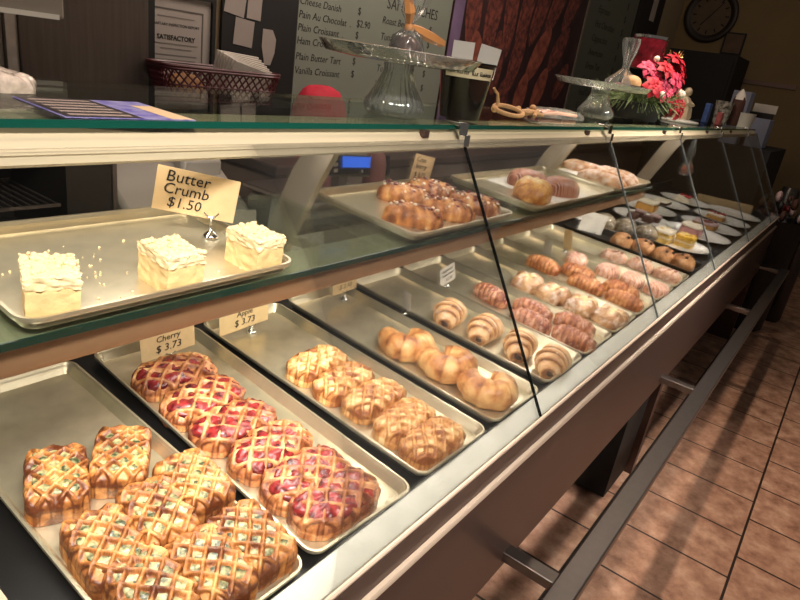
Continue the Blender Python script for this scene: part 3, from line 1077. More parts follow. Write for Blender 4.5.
# ---------------------------------------------------------------- desserts on plates
m_ycake = M('yellow_layer_cake', 'e3bc66', .6, var=.2, scale=50, bump=.4)
m_yel = M('mango_topping', 'e5b52c', .3, var=.15, scale=60, coat=.4)
m_whip = M('whipped_cream', 'e8ddc6', .5)
m_brownie = M('brownie', '4a2a20', .6, bump=.5, bscale=90)
m_icing = M('pinkish_icing', 'b99a96', .5, var=.12, scale=60)
m_berry = M('red_berries', 'b51c2e', .25, coat=.5)
m_gold = M('golden_tart', 'cf9a4e', .5, var=.15, scale=50)
m_pink = M('pink_mousse', 'c98f8f', .45, var=.1, scale=60)
plates = [
    (3.020, .190, 'yellow'), (3.385, .165, 'pale'), (3.690, .165, 'berry'), (4.02, .17, 'raspberry'), (4.36, .16, 'white'),
    (2.900, .500, 'gold'), (3.300, .420, 'brownie'), (3.62, .495, 'cream'), (3.95, .50, 'strudel'), (4.27, .44, 'raspberry2')]
LAB = dict(yellow='white oval plate with a yellow layer cake, nearest the buns', pale='white plate behind the yellow cake, holding pale pink cake', berry='white plate with a berry-dotted tart near the sill',
           raspberry='white plate with a raspberry tart near the far end of the case', white='small white plate at the far end of the case by the sill', gold='white plate with a golden flan, behind the wrapped buns',
           brownie='large white plate with dark iced brownies', cream='white plate with a pale square of cake at the rear', strudel='white plate with a thin flat cake at the rear', raspberry2='white plate with raspberry-topped cake, farther from the sill')
for (x, y, kind) in plates:
    o = MB().lathe([(.001, .004), (.085, .004), (.10, .007), (.142, .017), (.146, .017), (.144, .014), (.10, .002), (.07, 0), (.001, 0)], 40, caps=False).build('plate', m_white, sharp=80)
    o.location = (x, y, dz(y, -.0205))
    o.rotation_euler = (T, 0, 0)
    o.scale = (1, 1.08, 1)
    tag(o, LAB[kind], 'plate', 'dessert plates')


def slab(name, label, cat, x, y, sx, sy, h, body, top=None, tops=0, topmat=None, rz=0., group=None, layer=None):
    t = empty(name, label, cat, (x, y, dz(y, -.0150)), (T, 0, rz), group)
    t.rotation_mode = 'ZYX'
    A, B = blob(sx, sy, h, N=18, sq=9, e1=.35, e2=.35, amax=1.62, lump=.0025, seed=x * 7)
    A.build('cake_body', body, t, sharp=60)
    if layer is not None:
        MB().box(-sx * 1.012, sx * 1.012, -sy * 1.012, sy * 1.012, h * .42, h * .55).build('cream_layer', layer, t, smooth=False)
    if top is not None:
        A, B = blob(sx * 1.02, sy * 1.02, h * .3, N=16, sq=8, e1=.35, e2=.4, amax=1.62, lump=.003, seed=x * 5)
        o = A.build('icing', top, t, sharp=60)
        o.location = (0, 0, h * .88)
    r = random.Random(int(x * 100))
    for k in range(tops):
        MB().ball((r.uniform(-sx, sx) * .8, r.uniform(-sy, sy) * .8, h * 1.12), r.uniform(.008, .012), 8, 6, (1, 1, .8)).build('berry', topmat, t)
    return t


slab('layer_cake', 'yellow layer cake slice with mango topping on the nearest plate', 'cake', 2.985, .235, .05, .04, .050, m_ycake, m_whip, 3, m_yel, layer=m_whip, group=None)
slab('layer_cake', 'bright yellow topped cake slice at the sill side of the nearest plate', 'cake', 3.045, .150, .05, .040, .045, m_ycake, m_yel, 4, m_yel, layer=m_whip)
slab('mousse_cake', 'pale pink mousse cake on the second plate by the sill', 'cake', 3.375, .195, .055, .05, .04, m_pink, m_whip)
slab('berry_tart', 'low tart dotted with dark berries on the third plate by the sill', 'tart', 3.68, .19, .07, .06, .022, m_gold, m_icing, 9, m_cran)
slab('raspberry_tart', 'tart heaped with red raspberries by the sill', 'tart', 4.02, .20, .05, .05, .025, m_gold, m_whip, 9, m_berry)
slab('raspberry_cake', 'raspberry topped cake at the far rear of the case', 'cake', 4.25, .45, .05, .05, .035, m_whip, None, 9, m_berry)
slab('flan', 'golden flan slice on the plate behind the wrapped buns', 'cake', 2.90, .49, .085, .075, .022, m_gold, m_yel)
for i, (x, y) in enumerate(((3.255, .465), (3.285, .395), (3.345, .375), (3.345, .455))):
    slab('brownie', ('dark brownie at the rear left of the large brownie plate', 'dark brownie at the left front of the large brownie plate', 'iced brownie at the sill side of the large brownie plate', 'iced brownie at the far side of the large brownie plate')[i], 'brownie', x, y, .026, .026, .030, m_brownie, m_icing if i > 1 else None, group='brownies')
slab('cream_square', 'pale square cake on the rear plate', 'cake', 3.60, .495, .055, .05, .045, m_gold, m_whip)
slab('flat_strudel', 'flat brown cake strip on the rear plate', 'cake', 3.95, .50, .08, .04, .018, m_brownie, m_whip)
t = empty('cake_box_strip', 'beige patterned paper strip standing at the far end of the case', 'paper strip', (4.55, .26, dz(.26, -.0205)), (0, 0, R(92)))
MB().box(-.17, .17, 0, .004, 0, .055).build('card', m_card, t, smooth=False)
for k in range(5):
    MB().ball((-.13 + .065 * k, -.001, .030), .012, 10, 5, (1, .1, 1)).build('printed_dot', (m_brownie, m_cran)[k % 2], t)

# ---------------------------------------------------------------- on the top glass
ZT = 1.3552


def cake_stand(label, loc, rp, rb, hp):
    t = empty('glass_cake_stand', label, 'cake stand', loc)
    rib = lambda a, z: .028 * cos(26 * a)
    MB().lathe([(rb * .78, 0), (rb * .92, .006), (rb, .016), (rb * .99, .024), (rb * .86, .036), (rb * .66, .055), (rb * .52, .075), (rb * .47, hp - .012), (rb * .50, hp - .006), (rb * .48, hp)], 104, wob=rib).build('pedestal', m_cut, t, sharp=80)
    MB().lathe([(.002, hp + .001), (rp * .55, hp + .001), (rp * .9, hp + .006), (rp, hp + .024), (rp * .985, hp + .025), (rp * .88, hp + .012), (rp * .5, hp + .008), (.002, hp + .008)], 120, wob=lambda a, z: .006 * cos(60 * a) if z < hp + .02 else 0, caps=False).build('plate', m_cut, t, sharp=80)
    return t


cake_stand('pressed glass cake stand near the black bucket, holding a wrapped chocolate ball', (.970, .345, ZT), .150, .056, .093)
cake_stand('pressed glass cake stand in front of the red flower arrangement', (2.310, .448, ZT), .172, .064, .100)
m_ribbon = M('orange_ribbon', 'c98a52', .4, coat=.3)
zp = ZT + .093 + .0085
t = empty('wrapped_chocolate', 'chocolate ball in cellophane tied with an orange ribbon on the nearer cake stand', 'wrapped chocolate', (.985, .345, zp))
A, B = blob(.029, .029, .042, N=18, sq=2, e1=1, e2=1, amax=2.0, lump=.004, seed=4)
A.build('chocolate_ball', M('glossy_chocolate', '3a1712', .3, var=.3, scale=60, coat=.4), t)
MB().lathe([(.030, .004), (.032, .02), (.028, .040), (.010, .053), (.006, .060), (.014, .075), (.026, .095), (.034, .125)], 30, wob=lambda a, z: .16 * cos(7 * a) if z > .05 else .03 * cos(9 * a), caps=False).build('cellophane', m_clear, t)
b = MB().lathe([(.0085, .050), (.0095, .055), (.0085, .061)], 14)
b.tube([(0, 0, .058), (.03, -.005, .052), (.07, -.004, .046), (.115, .0, .040)], [.005, .010, .011, .008], 5)
b.tube([(0, 0, .058), (-.018, -.01, .080), (-.022, -.006, .10)], [.004, .010, .008], 5)
b.build('ribbon', m_ribbon, t)
# bucket with a label band
t = empty('black_bucket', 'dark tapered tip bucket with a cream label band, under the edge of the cake stand', 'bucket', (1.212, .347, ZT))
t.scale = (1.1, 1.1, 1.03)
MB().lathe([(.0385, 0), (.040, .003), (.0535, .108), (.0555, .110), (.0555, .114), (.052, .114), (.050, .10), (.037, .006), (.002, .005)], 40, caps=False).build('body', M('dark_smoked_plastic', '1d1614', .18, coat=.5), t, sharp=60)
bd = MB()
vs, fs = [], []
for k in range(25):
    a = R(165 + 110 * k / 24)
    for (r, z) in ((.0525, .082), (.0552, .104)):
        vs.append((r * cos(a) * 1.006, r * sin(a) * 1.006, z))
for k in range(24):
    fs.append((2 * k, 2 * k + 2, 2 * k + 3, 2 * k + 1))
bd.add(vs, fs)
lb = bd.build('label_band', M('cream_label', 'cfc09b', .7), t)
s = 'Thank You For Your Business'
for k, ch in enumerate(s):
    if ch == ' ':
        continue
    a = R(172 + 96 * k / (len(s) - 1))
    text(ch, .0115, m_ink, lb, (.0550 * cos(a), .0550 * sin(a), .0925), (pi / 2 - .12, 0, a + pi / 2), name='letter')
for k, (x, y, z, ry, lab) in enumerate(((1.228, .374, ZT + .1215, -.02, 'white paper card leaning up out of the black bucket, taller one'), (1.262, .330, ZT + .1195, .12, 'white paper card lying over the rim of the black bucket, with a red corner'))):
    t = empty('paper_card', lab, 'card', (x, y, z), (0, ry, R(-30)))
    MB().box(-.026, .026, -.0004, .0004, -.03, .034).build('sheet', m_paper, t, smooth=False)
    if k == 1:
        MB().box(.008, .024, -.0008, -.0005, -.026, -.012).build('red_print', m_jam, t, smooth=False)
# biscuit garland and candy packet
m_bisc = M('pale_wood_biscuit', 'b48a5c', .6, var=.12, scale=60)
t = empty('wooden_ornament', 'pale wooden looped ornament lying on the glass beside the black bucket', 'ornament', (1.50, .385, ZT + .008), (0, 0, R(-20)))
t.scale = (.8, .8, .75)
b = MB()
b.tube([(.055 * cos(a) + .01, .038 * sin(a), .012 + .012 * sin(a)) for a in [2 * pi * k / 20 for k in range(20)]], .0075, 8, closed=True)
b.tube([(.065, 0, .012), (.10, .01, .012), (.135, .0, .016), (.155, .015, .022)], [.009, .012, .008, .006], 8)
b.tube([(.10, -.03, .004), (.12, -.012, .012), (.150, -.02, .010)], [.006, .008, .006], 8)
b.ball((.135, .02, .028), .012, 8, 6).ball((-.05, 0, .012), .012, 8, 6).ball((.07, .02, .02), .010, 8, 6)
b.build('loop', m_bisc, t)
MB().tube([(-.045, 0, .012), (-.038, .004, .035), (-.042, .008, .060), (-.062, .010, .078)], [.007, .006, .005, .004], 8).build('antler', m_bisc, t)
t = empty('candy_packet', 'clear packet of red and white striped candy on the top glass', 'candy packet', (1.90, .425, ZT), (0, 0, R(-15)))
for k in range(5):
    MB().tube([(-.10, -.03 + .015 * k, .010), (0, -.02 + .010 * k, .013), (.10, -.008 + .004 * k, .010)], .005, 7).build('candy_stick', m_jam if k % 2 else M('pale_peach_candy', 'd8a78e', .4), t)
A, B = blob(.13, .045, .026, N=20, sq=3, amax=1.7, lump=.004, seed=2)
A.build('wrapper', m_clear, t)
# flower arrangement
m_green = M('pine_needles', '55663a', .6, var=.3, scale=80)
m_red = M('red_velvet_petals', 'b0142a', .6, var=.15, scale=40)
m_pinkf = M('pink_petals', 'c93a5c', .6, var=.15, scale=40)
m_cone = M('pine_cone', '4a2a20', .7, var=.2, scale=80)
m_snow = M('frosted_ornament', 'd9cbb8', .5)
fa = empty('flower_arrangement', 'red and pink Christmas flower arrangement with a candle in a dark planter', 'flower arrangement', (2.86, .47, ZT))
MB().lathe([(.085, 0), (.09, .004), (.112, .062), (.115, .070), (.106, .070), (.10, .058), (.002, .058)], 28, caps=False).build('planter', m_blackm, fa)
b = MB()
r = random.Random(3)
for k in range(620):
    a = r.uniform(0, 2 * pi)
    rr = r.uniform(.03, .135)
    p = Vector((rr * cos(a), rr * sin(a), .075 + r.uniform(0, .03)))
    d = Vector((cos(a) * r.uniform(.3, 1.2), sin(a) * r.uniform(.3, 1.2), r.uniform(-.95, .8))).normalized()
    q = p + d * r.uniform(.04, .085)
    q.z = max(q.z, .004)
    b.tube([p, q], [.0022, .0006], 4, caps=False)
fo = b.build('foliage', m_green, fa)
fo['kind'] = 'stuff'


def flower(c, rad, mat, seed, up=Vector((0, 0, 1)), name='flower'):
    r = random.Random(seed)
    b = MB()
    q = up.to_track_quat('Z', 'Y').to_matrix()
    for ringi, (n, el, L) in enumerate(((6, .25, 1.0), (6, .7, .75), (5, 1.15, .5))):
        for k in range(n):
            a = 2 * pi * k / n + ringi * .5 + r.uniform(-.15, .15)
            vs = []
            for s in range(5):
                t_ = s / 4
                wv = .36 * rad * L * sin(pi * min(1, t_ * .9 + .08))
                rr = rad * L * t_
                e = el - .5 * t_
                base = Vector((rr * cos(a) * cos(e), rr * sin(a) * cos(e), rr * sin(e)))
                sd = Vector((-sin(a), cos(a), 0)) * wv
                vs += [base + sd, base + Vector((0, 0, wv * .35)), base - sd]
            vs = [Vector(c) + q @ v for v in vs]
            fs = []
            for s in range(4):
                for e in (0, 1):
                    fs.append((s * 3 + e, s * 3 + e + 1, s * 3 + e + 4, s * 3 + e + 3))
            b.add(vs, fs)
    b.ball(Vector(c) + q @ Vector((0, 0, rad * .12)), rad * .16, 8, 6)
    return b.build(name, mat, fa)


for k, (x, y, z, rad, mt, upv) in enumerate(((-.075, -.06, .175, .045, m_pinkf, (-.4, -.6, .6)), (-.02, -.10, .135, .055, m_pinkf, (-.3, -.9, .5)), (-.10, -.03, .21, .04, m_pinkf, (-.5, -.4, .7)),
                                           (.09, -.10, .20, .062, m_red, (.1, -.8, .6)), (.12, -.11, .13, .06, m_red, (.3, -.9, .2)), (.15, -.06, .16, .06, m_red, (.6, -.6, .4)), (.06, -.13, .10, .05, m_red, (0, -1, .3)), (.14, -.12, .085, .055, m_red, (.3, -1, -.1)), (.10, -.15, .066, .05, m_red, (.1, -1, 0)), (.13, -.05, .245, .05, m_red, (.4, -.4, .8)), (-.12, -.08, .14, .045, m_red, (-.6, -.7, .4)), (-.05, -.09, .215, .045, m_red, (-.2, -.6, .7)), (.03, -.12, .17, .05, m_pinkf, (0, -1, .4)), (.16, -.09, .21, .055, m_red, (.6, -.7, .4)), (.17, -.08, .11, .055, m_red, (.7, -.7, .1)), (.07, -.09, .255, .05, m_red, (.1, -.6, .8)), (.10, -.13, .085, .055, m_red, (.1, -1, 0)), (.155, -.10, .066, .05, m_red, (.4, -1, -.2)))):
    flower((x, y, z), rad * 1.15, mt, k, Vector(upv))
for (x, y, z) in ((.02, -.07, .185), (-.045, -.03, .19), (.045, -.03, .215)):
    b = MB()
    for i in range(7):
        for k in range(9):
            a = 2 * pi * k / 9 + i * .35
            rr = .030 * sin(pi * (i + .8) / 8)
            b.ball((x + rr * cos(a), y + rr * sin(a), z - .03 + i * .010), .0065, 5, 4, (1, 1, .5))
    b.build('pine_cone', m_cone, fa)
for (x, y, z, rr) in ((.035, -.12, .155, .016), (.07, -.14, .125, .022), (-.06, -.10, .115, .014), (.06, -.06, .25, .010), (-.085, -.05, .245, .012)):
    MB().ball((x, y, z), rr, 10, 8).build('ornament_ball', m_snow, fa)
b = MB()
for k in range(16):
    a = 2 * pi * k / 16
    b.tube([(.10 + .01 * cos(a), -.07, .25), (.10 + .04 * cos(a), -.07 + .03 * sin(a), .285 + .012 * cos(3 * a))], [.002, .0008], 4)
b.build('tinsel_sprig', M('gold_tinsel', 'cfb26a', .35, metal=.6), fa)
m_rglass = M('red_candle_glass', '5a0f1a', .15, coat=.5, var=.5, scale=30)
MB().lathe([(.002, .20), (.056, .20), (.064, .205), (.070, .325), (.070, .330), (.066, .330), (.062, .21), (.002, .21)], 32, caps=False).build('candle_glass', m_rglass, fa).location = (0, .02, 0)
MB().lathe([(.0705, .322), (.0715, .333), (.065, .333), (.0645, .322)], 32, caps=False).build('silver_rim', m_chrome, fa).location = (0, .02, 0)
# wrapped cookie bag on the second stand
t = empty('cookie_bag', 'cellophane bag of cookies with a gathered top on the far cake stand', 'cookie bag', (2.46, .43, ZT + .1085))
for k, (x, y, z, rr) in enumerate(((0, 0, 0, .030), (-.05, -.01, 0, .028), (.035, -.02, .0, .028), (.015, -.03, .022, .036))):
    A, B = blob(rr, rr, .024 if k < 3 else .034, N=14, sq=2, amax=1.8, lump=.002, seed=k)
    o = A.build('cookie', (m_brownie, m_cone, m_brownie, m_bisc)[k], t)
    o.location = (x, y, z)
MB().lathe([(.060, .002), (.054, .028), (.026, .055), (.010, .074), (.013, .10), (.022, .135), (.028, .165), (.024, .180)], 42, wob=lambda a, z: .22 * cos(5 * a + 20 * z) + .12 * cos(11 * a - 9 * z), caps=False).build('cellophane', m_clear, t)
# figurine
t = empty('angel_figurine', 'small cream robed figurine on a white doily beside the red flowers', 'figurine', (3.52, .44, ZT))
MB().lathe([(.002, .0), (.085, .0), (.090, .006), (.085, .012), (.05, .016), (.002, .018)], 36, wob=lambda a, z: .05 * cos(14 * a), caps=False).build('doily', m_white, t)
MB().lathe([(.040, .016), (.046, .03), (.040, .07), (.030, .10), (.020, .118), (.010, .126), (.009, .130)], 24, wob=lambda a, z: .07 * cos(8 * a)).ball((0, -.002, .148), .019, 12, 9, (1, 1, 1.15)).tube([(-.02, -.005, .112), (-.036, -.022, .095), (-.012, -.04, .088)], [.011, .010, .008], 8).tube([(.02, -.005, .112), (.036, -.022, .095), (.012, -.04, .088)], [.011, .010, .008], 8).build('body', M('cream_ceramic', 'cdb99a', .4), t)
# cups, packets and tubs at the far end
m_cup = M('patterned_cup', 'c9c2b8', .6, scale=45, col2='4a4038')
for k, (x, y, lab) in enumerate(((4.52, .44, 'patterned paper cup on the far end of the top glass'),)):
    t = empty('paper_cup', lab, 'cup', (x, y, ZT))
    MB().lathe([(.038, 0), (.040, .002), (.055, .135), (.057, .138), (.053, .138), (.038, .01), (.002, .008)], 28, caps=False).build('body', m_cup, t)
for k, (x, y, c, lab) in enumerate(((4.24, .47, '2c4a86', 'blue packet standing left of the paper cup'), (4.28, .40, 'a04a4a', 'small red and white packet in front of the blue one'))):
    o = MB().box(-.03, .03, -.015, .015, 0, .11 - .04 * k).build('sugar_packet', M('packet_%d' % k, c, .5, var=.3, scale=40), smooth=False, bevel=.004)
    o.location = (x, y, ZT)
    tag(o, lab, 'packet')
t = empty('brown_cup_stack', 'dark brown bag with a white folded top between the cup and the white tub', 'paper bag', (4.62, .38, ZT))
MB().lathe([(.03, 0), (.034, .01), (.04, .10), (.036, .16), (.02, .20)], 16, wob=lambda a, z: .06 * cos(3 * a)).build('bag', m_cone, t)
MB().lathe([(.037, .16), (.022, .20), (.004, .225)], 16).build('folded_top', m_paper, t)
o = MB().lathe([(.05, 0), (.052, .003), (.062, .085), (.065, .088), (.060, .088), (.05, .01), (.002, .008)], 28, caps=False).build('tub', m_white, sharp=60)
o.location = (4.655, .325, ZT)
tag(o, 'round white tub at the very end of the top glass', 'tub')

# stand of boxes beyond the end of the case
MB().box(5.0, 5.9, .15, .95, 0, 1.22).build('far_counter', m_blackm, tag(empty('side_counter', 'black counter just beyond the far end of the display case', 'counter', (0, 0, 0)), 'black counter just beyond the far end of the display case', 'counter'), smooth=False)
m_blue = M('pale_blue_box', '8d93a8', .6)
for k, (x, y, w, h, lab) in enumerate(((5.20, .46, .16, .36, 'tall pale bluish box behind the white tub'), (5.30, .30, .20, .20, 'lower pale bluish box right of the white tub'))):
    o = MB().box(-w / 2, w / 2, -.06, .06, 0, h).build('cardboard_box', m_blue, smooth=False, bevel=.003)
    o.location = (x, y, 1.2205)
    tag(o, lab, 'box', 'boxes on the side counter')
t = empty('napkin_dispenser', 'dark napkin dispenser with white napkins at the far right', 'napkin dispenser', (5.65, .38, 1.2205), (0, 0, R(8)))
MB().box(-.11, .11, -.09, .09, 0, .24).build('housing', m_dark, t, smooth=False, bevel=.006)
MB().box(-.07, .07, -.10, .06, .2405, .30).build('napkins', m_paper, t, smooth=False)

# ---------------------------------------------------------------- papers on the top glass at the left
t = empty('notice_sheet', 'printed purple and black notice lying under the front edge of the top glass', 'sheet', (.400, .328, ZT), (0, 0, R(-3)))
MB().box(-.075, .075, -.067, .067, .0002, .0010).build('sheet', M('purple_print', '57509a', .4, scale=60, col2='8f8ab0'), t, smooth=False)
MB().box(-.073, .010, -.065, .065, .0011, .0014).build('black_panel', M('black_print', '241f22', .4), t, smooth=False)
for k in range(6):
    MB().box(-.066, .002, -.056 + .020 * k, -.048 + .020 * k, .0015, .0018).build('print_line', M('grey_print', '8c7a72', .6), t, smooth=False)
MB().box(.045, .073, -.065, .03, .0011, .0014).build('cream_panel', M('cream_print', 'c9ab86', .5), t, smooth=False)
t = empty('wrapped_bundle', 'crumpled clear plastic wrapped bundle at the left edge of the top glass', 'bundle', (.335, .455, ZT))
A, B = blob(.045, .030, .024, N=30, sq=2.3, amax=1.8, lump=.005, seed=12)
A.build('plastic', M('crumpled_plastic', 'b7a79a', .2, var=.25, scale=70, coat=.6), t)

# ---------------------------------------------------------------- server side
m_counter = M('grey_brown_laminate', '7b6b5f', .5, var=.05, scale=8)
bc = empty('back_counter', 'grey-brown back counter along the wall behind the display case', 'counter', (0, 0, 0))
MB().box(1.45, 5.6, 1.16, 1.595, 0, 1.03).build('body', m_counter, bc, smooth=False)
MB().box(1.43, 5.62, 1.14, 1.597, 1.031, 1.065).build('worktop', M('dark_worktop', '4a3c36', .4), bc, smooth=False, bevel=.004)
# register and scale
t = empty('price_scale', 'white shop scale with a blue lit display on a pole', 'scale', (1.285, .80, .400))
MB().box(-.16, .16, -.118, .13, .2825, .662).build('body', m_plast, t, bevel=.02)
MB().box(-.165, .165, -.118, .14, .667, .682).build('pan', m_steel, t, bevel=.004)
MB().box(.05, .085, -.02, .01, .682, .745).build('pole', m_plast, t, smooth=False)
hd = MB().box(-.118, .118, -.018, .018, -.030, .028).build('display_head', M('display_black', '0c0c10', .2, coat=.5), t, bevel=.004)
hd.location = (.094, -.045, .757)
hd.rotation_euler = (R(-12), R(2), R(-6))
MB().box(-.075, .070, -.0205, -.0182, -.008, .022).build('blue_screen', M('lit_blue_screen', '2a62d8', .3, emit='2f6cf0', estr=1.0), hd, smooth=False)
MB().box(-.120, .120, -.017, .017, -.034, -.030).build('silver_trim', m_chrome, hd, smooth=False)
b = MB()
for k in range(3):
    b.box(-.108, -.094, -.0205, -.0182, -.022 + .016 * k, -.012 + .016 * k)
b.build('buttons', m_plast, hd, smooth=False)
MB().ball((.0, -.019, -.019), .005, 10, 6, (1, .3, 1)).build('button', m_plast, hd)
t = empty('cash_register', 'off-white cash register behind the cream post', 'cash register', (.955, 1.02, .682), (0, 0, R(-6)))
MB().prism([(-.20, 0), (.20, 0), (.20, .40), (.05, .43), (-.20, .30)], -.165, .165).build('body', m_plast, t, bevel=.012)
MB().box(-.15, .0, -.02, .12, .41, .52, Matrix.Rotation(R(-10), 4, 'X')).build('screen', M('grey_plastic', '8b8279', .5), t, bevel=.008)
MB().box(.03, .15, .0, .14, .36, .45).build('receipt_printer', m_plast, t, bevel=.012)
MB().box(.762, 1.425, .68, 1.22, .0, .6815).build('base', m_blackm, empty('register_stand', 'dark stand carrying the register and the scale', 'stand', (0, 0, 0)), smooth=False)
# folded white cards seen through the shelf glass
for (x, y, z, w, h, rz, lab) in ((1.11, .6635, .926, .12, .11, -12, 'folded white sheet standing behind the deck, right of the cream post'), (.775, .55, 1.0845, .10, .052, -22, 'white card behind the right-hand crumb cake')):
    t = empty('folded_card', lab, 'card', (x, y, z), (0, 0, R(rz)))
    MB().box(-w / 2, w / 2, 0, .0008, 0, h, Matrix.Rotation(R(-14), 4, 'X')).build('front_leaf', m_paper, t, smooth=False)
    MB().box(-w / 2, w / 2, .0, .0008, 0, h, Matrix.Translation((0, h * .06, 0)) @ Matrix.Rotation(R(-11), 4, 'X')).build('rear_leaf', m_paper, t, smooth=False)
MB().lathe([(.03, 0), (.033, .01), (.033, .08), (.026, .105), (.012, .12)], 20).build('mauve_bottle', M('mauve_plastic', '8a5a58', .5), None)
o = bpy.data.objects['mauve_bottle']
o.location = (1.44, .74, 1.0825)
tag(o, 'mauve rounded bottle on the scale pan under the blue display', 'bottle')
# black oven with wire shelves
t = empty('toaster_oven', 'black oven with wire racks behind the crumb cakes', 'oven', (.552, 1.10, .0))
MB().box(-.42, .20, .12, .40, .70, 1.26).box(-.42, .20, -.15, .12, .70, .96).box(-.42, .20, -.15, .12, 1.19, 1.26).box(.10, .20, -.15, .12, .95, 1.20).build('cabinet', m_dark, t, smooth=False)
b = MB()
for k in range(28):
    b.box(-.40 + .018 * k, -.397 + .018 * k, -.14, .10, 1.055, 1.058)
b.box(-.41, .09, -.142, -.138, 1.053, 1.060).box(-.41, .09, .098, .102, 1.053, 1.06)
b.build('wire_rack', m_steelD, t, smooth=False)
MB().box(.205, .215, -.15, .13, .80, 1.22).build('door_frame', m_steelD, t, smooth=False)
MB().box(.13, .755, .94, 1.5, 0, .699).build('cabinet', m_blackm, empty('oven_stand', 'black stand under the oven', 'stand', (0, 0, 0)), smooth=False)
# steel refrigerator
t = empty('steel_refrigerator', 'tall brushed steel refrigerator against the back wall at the left', 'refrigerator', (0, 0, 0))
MB().box(.815, 1.195, 1.50, 1.598, 0, 2.3).build('door', m_steelD, t, smooth=False, bevel=.004)
MB().box(.785, .814, 1.505, 1.598, 0, 2.3).build('door_gasket', M('pale_gasket', 'a39a90', .6, var=.1, scale=30), t, smooth=False)
MB().box(1.196, 1.222, 1.51, 1.598, 0, 2.3).build('side_frame', m_blackm, t, smooth=False)
t = empty('white_cabinet', 'white cabinet door left of the steel refrigerator', 'cabinet', (0, 0, 0))
MB().box(.30, .782, 1.52, 1.598, 0, 2.2).build('door', M('white_enamel', 'd6cec4', .5), t, smooth=False)
t = empty('range_hood', 'off-white vent hood at the top left in front of the refrigerator', 'hood', (0, 0, 0))
MB().prism([(1.20, 1.425), (1.20, 1.50), (1.46, 1.56), (1.46, 1.425)], .30, .79).build('canopy', m_plast, t, smooth=False, bevel=.006)
MB().box(.30, .775, 1.195, 1.21, 1.423, 1.434).build('lower_trim', m_white, t, smooth=False)
# framed certificate
t = empty('framed_certificate', 'black framed inspection certificate on the back wall above the basket', 'framed certificate', (1.343, 1.585, 1.37))
b = MB()
w, h = .135, .165
for (x0, x1, z0, z1) in ((-w - .014, w + .014, h, h + .014), (-w - .014, w + .014, -h - .014, -h), (-w - .014, -w, -h, h), (w, w + .014, -h, h)):
    b.box(x0, x1, -.022, .0, z0, z1)
b.build('frame', m_blackm, t, smooth=False)
c = MB().box(-w, w, -.010, -.004, -h, h).build('certificate', M('certificate_paper', '9b948e', .8), t, smooth=False)
b = MB()
for (x0, x1, z0, z1) in ((-.105, .105, .120, .125), (-.105, .105, -.125, -.12), (-.105, -.10, -.12, .12), (.10, .105, -.12, .12)):
    b.box(x0, x1, -.0112, -.0102, z0, z1)
b.build('border', M('grey_print_border', '5a5550', .8), c, smooth=False)
text('SANITARY INSPECTION REPORT', .0125, m_ink, c, (0, -.0106, .075))
text('SATISFACTORY', .021, m_ink, c, (0, -.0106, .035), bold=.0006)
b = MB()
for k, (a, z) in enumerate(((.07, .098), (.085, .015), (.06, .0), (.08, -.02), (.075, -.035), (.05, -.05))):
    b.box(-a, a, -.0110, -.0102, z, z + .003)
b.build('small_print', M('faint_print', '77716b', .8), c, smooth=False)
# shelf with the basket
t = empty('wall_shelf', 'narrow dark shelf on the back wall carrying the burgundy basket', 'shelf', (0, 0, 0))
MB().box(1.225, 1.80, 1.32, 1.598, 1.205, 1.228).build('board', m_blackm, t, smooth=False)
m_bask = M('burgundy_weave', '4d1a20', .45, var=.2, scale=60, coat=.2)
t = empty('burgundy_basket', 'burgundy open-weave basket holding white napkins on the back shelf', 'basket', (1.395, 1.42, 1.2285), (0, 0, R(-4)))
b = MB()
hx, hy = .225, .075
per = []
n = 56
for k in range(n):
    a = 2 * pi * k / n
    q = (abs(cos(a)) ** 5 + abs(sin(a)) ** 5) ** (1 / 5)
    per.append((cos(a) / q, sin(a) / q))
for sgn in (1, -1):
    for k in range(0, n):
        pts = []
        for s in range(4):
            p = per[(k + sgn * s) % n]
            f = .88 + .04 * s
            pts.append((p[0] * hx * f, p[1] * hy * f, .004 + .031 * s))
        b.tube(pts, .0030, 5, caps=False)
for z, f, r in ((.004, .88, .004), (.050, .94, .003), (.098, 1.0, .006), (.106, 1.01, .005)):
    b.tube([(p[0] * hx * f, p[1] * hy * f, z) for p in per], r, 6, closed=True)
b.box(-hx * .85, hx * .85, -hy * .85, hy * .85, 0, .004)
b.build('weave', m_bask, t)
for k in range(7):
    o = MB().box(-.085, .085, -.003, .003, 0, .150 - .006 * k, Matrix.Rotation(R(12), 4, 'X')).build('napkin', m_paper, smooth=False, bevel=.001)
    o.location = (1.49 + .003 * k, 1.472 - .0095 * k, 1.240)
    o.rotation_euler = (0, R(3 + 1.5 * k), R(-4))
    tag(o, 'white paper napkin fanned in the right half of the burgundy basket', 'napkin', 'white napkins in the basket')
A, B = blob(.072, .032, .075, N=18, sq=2.6, amax=1.7, lump=.006, seed=6)
o = A.build('brown_bread_bag', M('brown_bag_paper', '8a6038', .7, var=.1))
o.location = (1.27, 1.42, 1.2345)
tag(o, 'brown paper bag lying in the left end of the burgundy basket', 'bag')
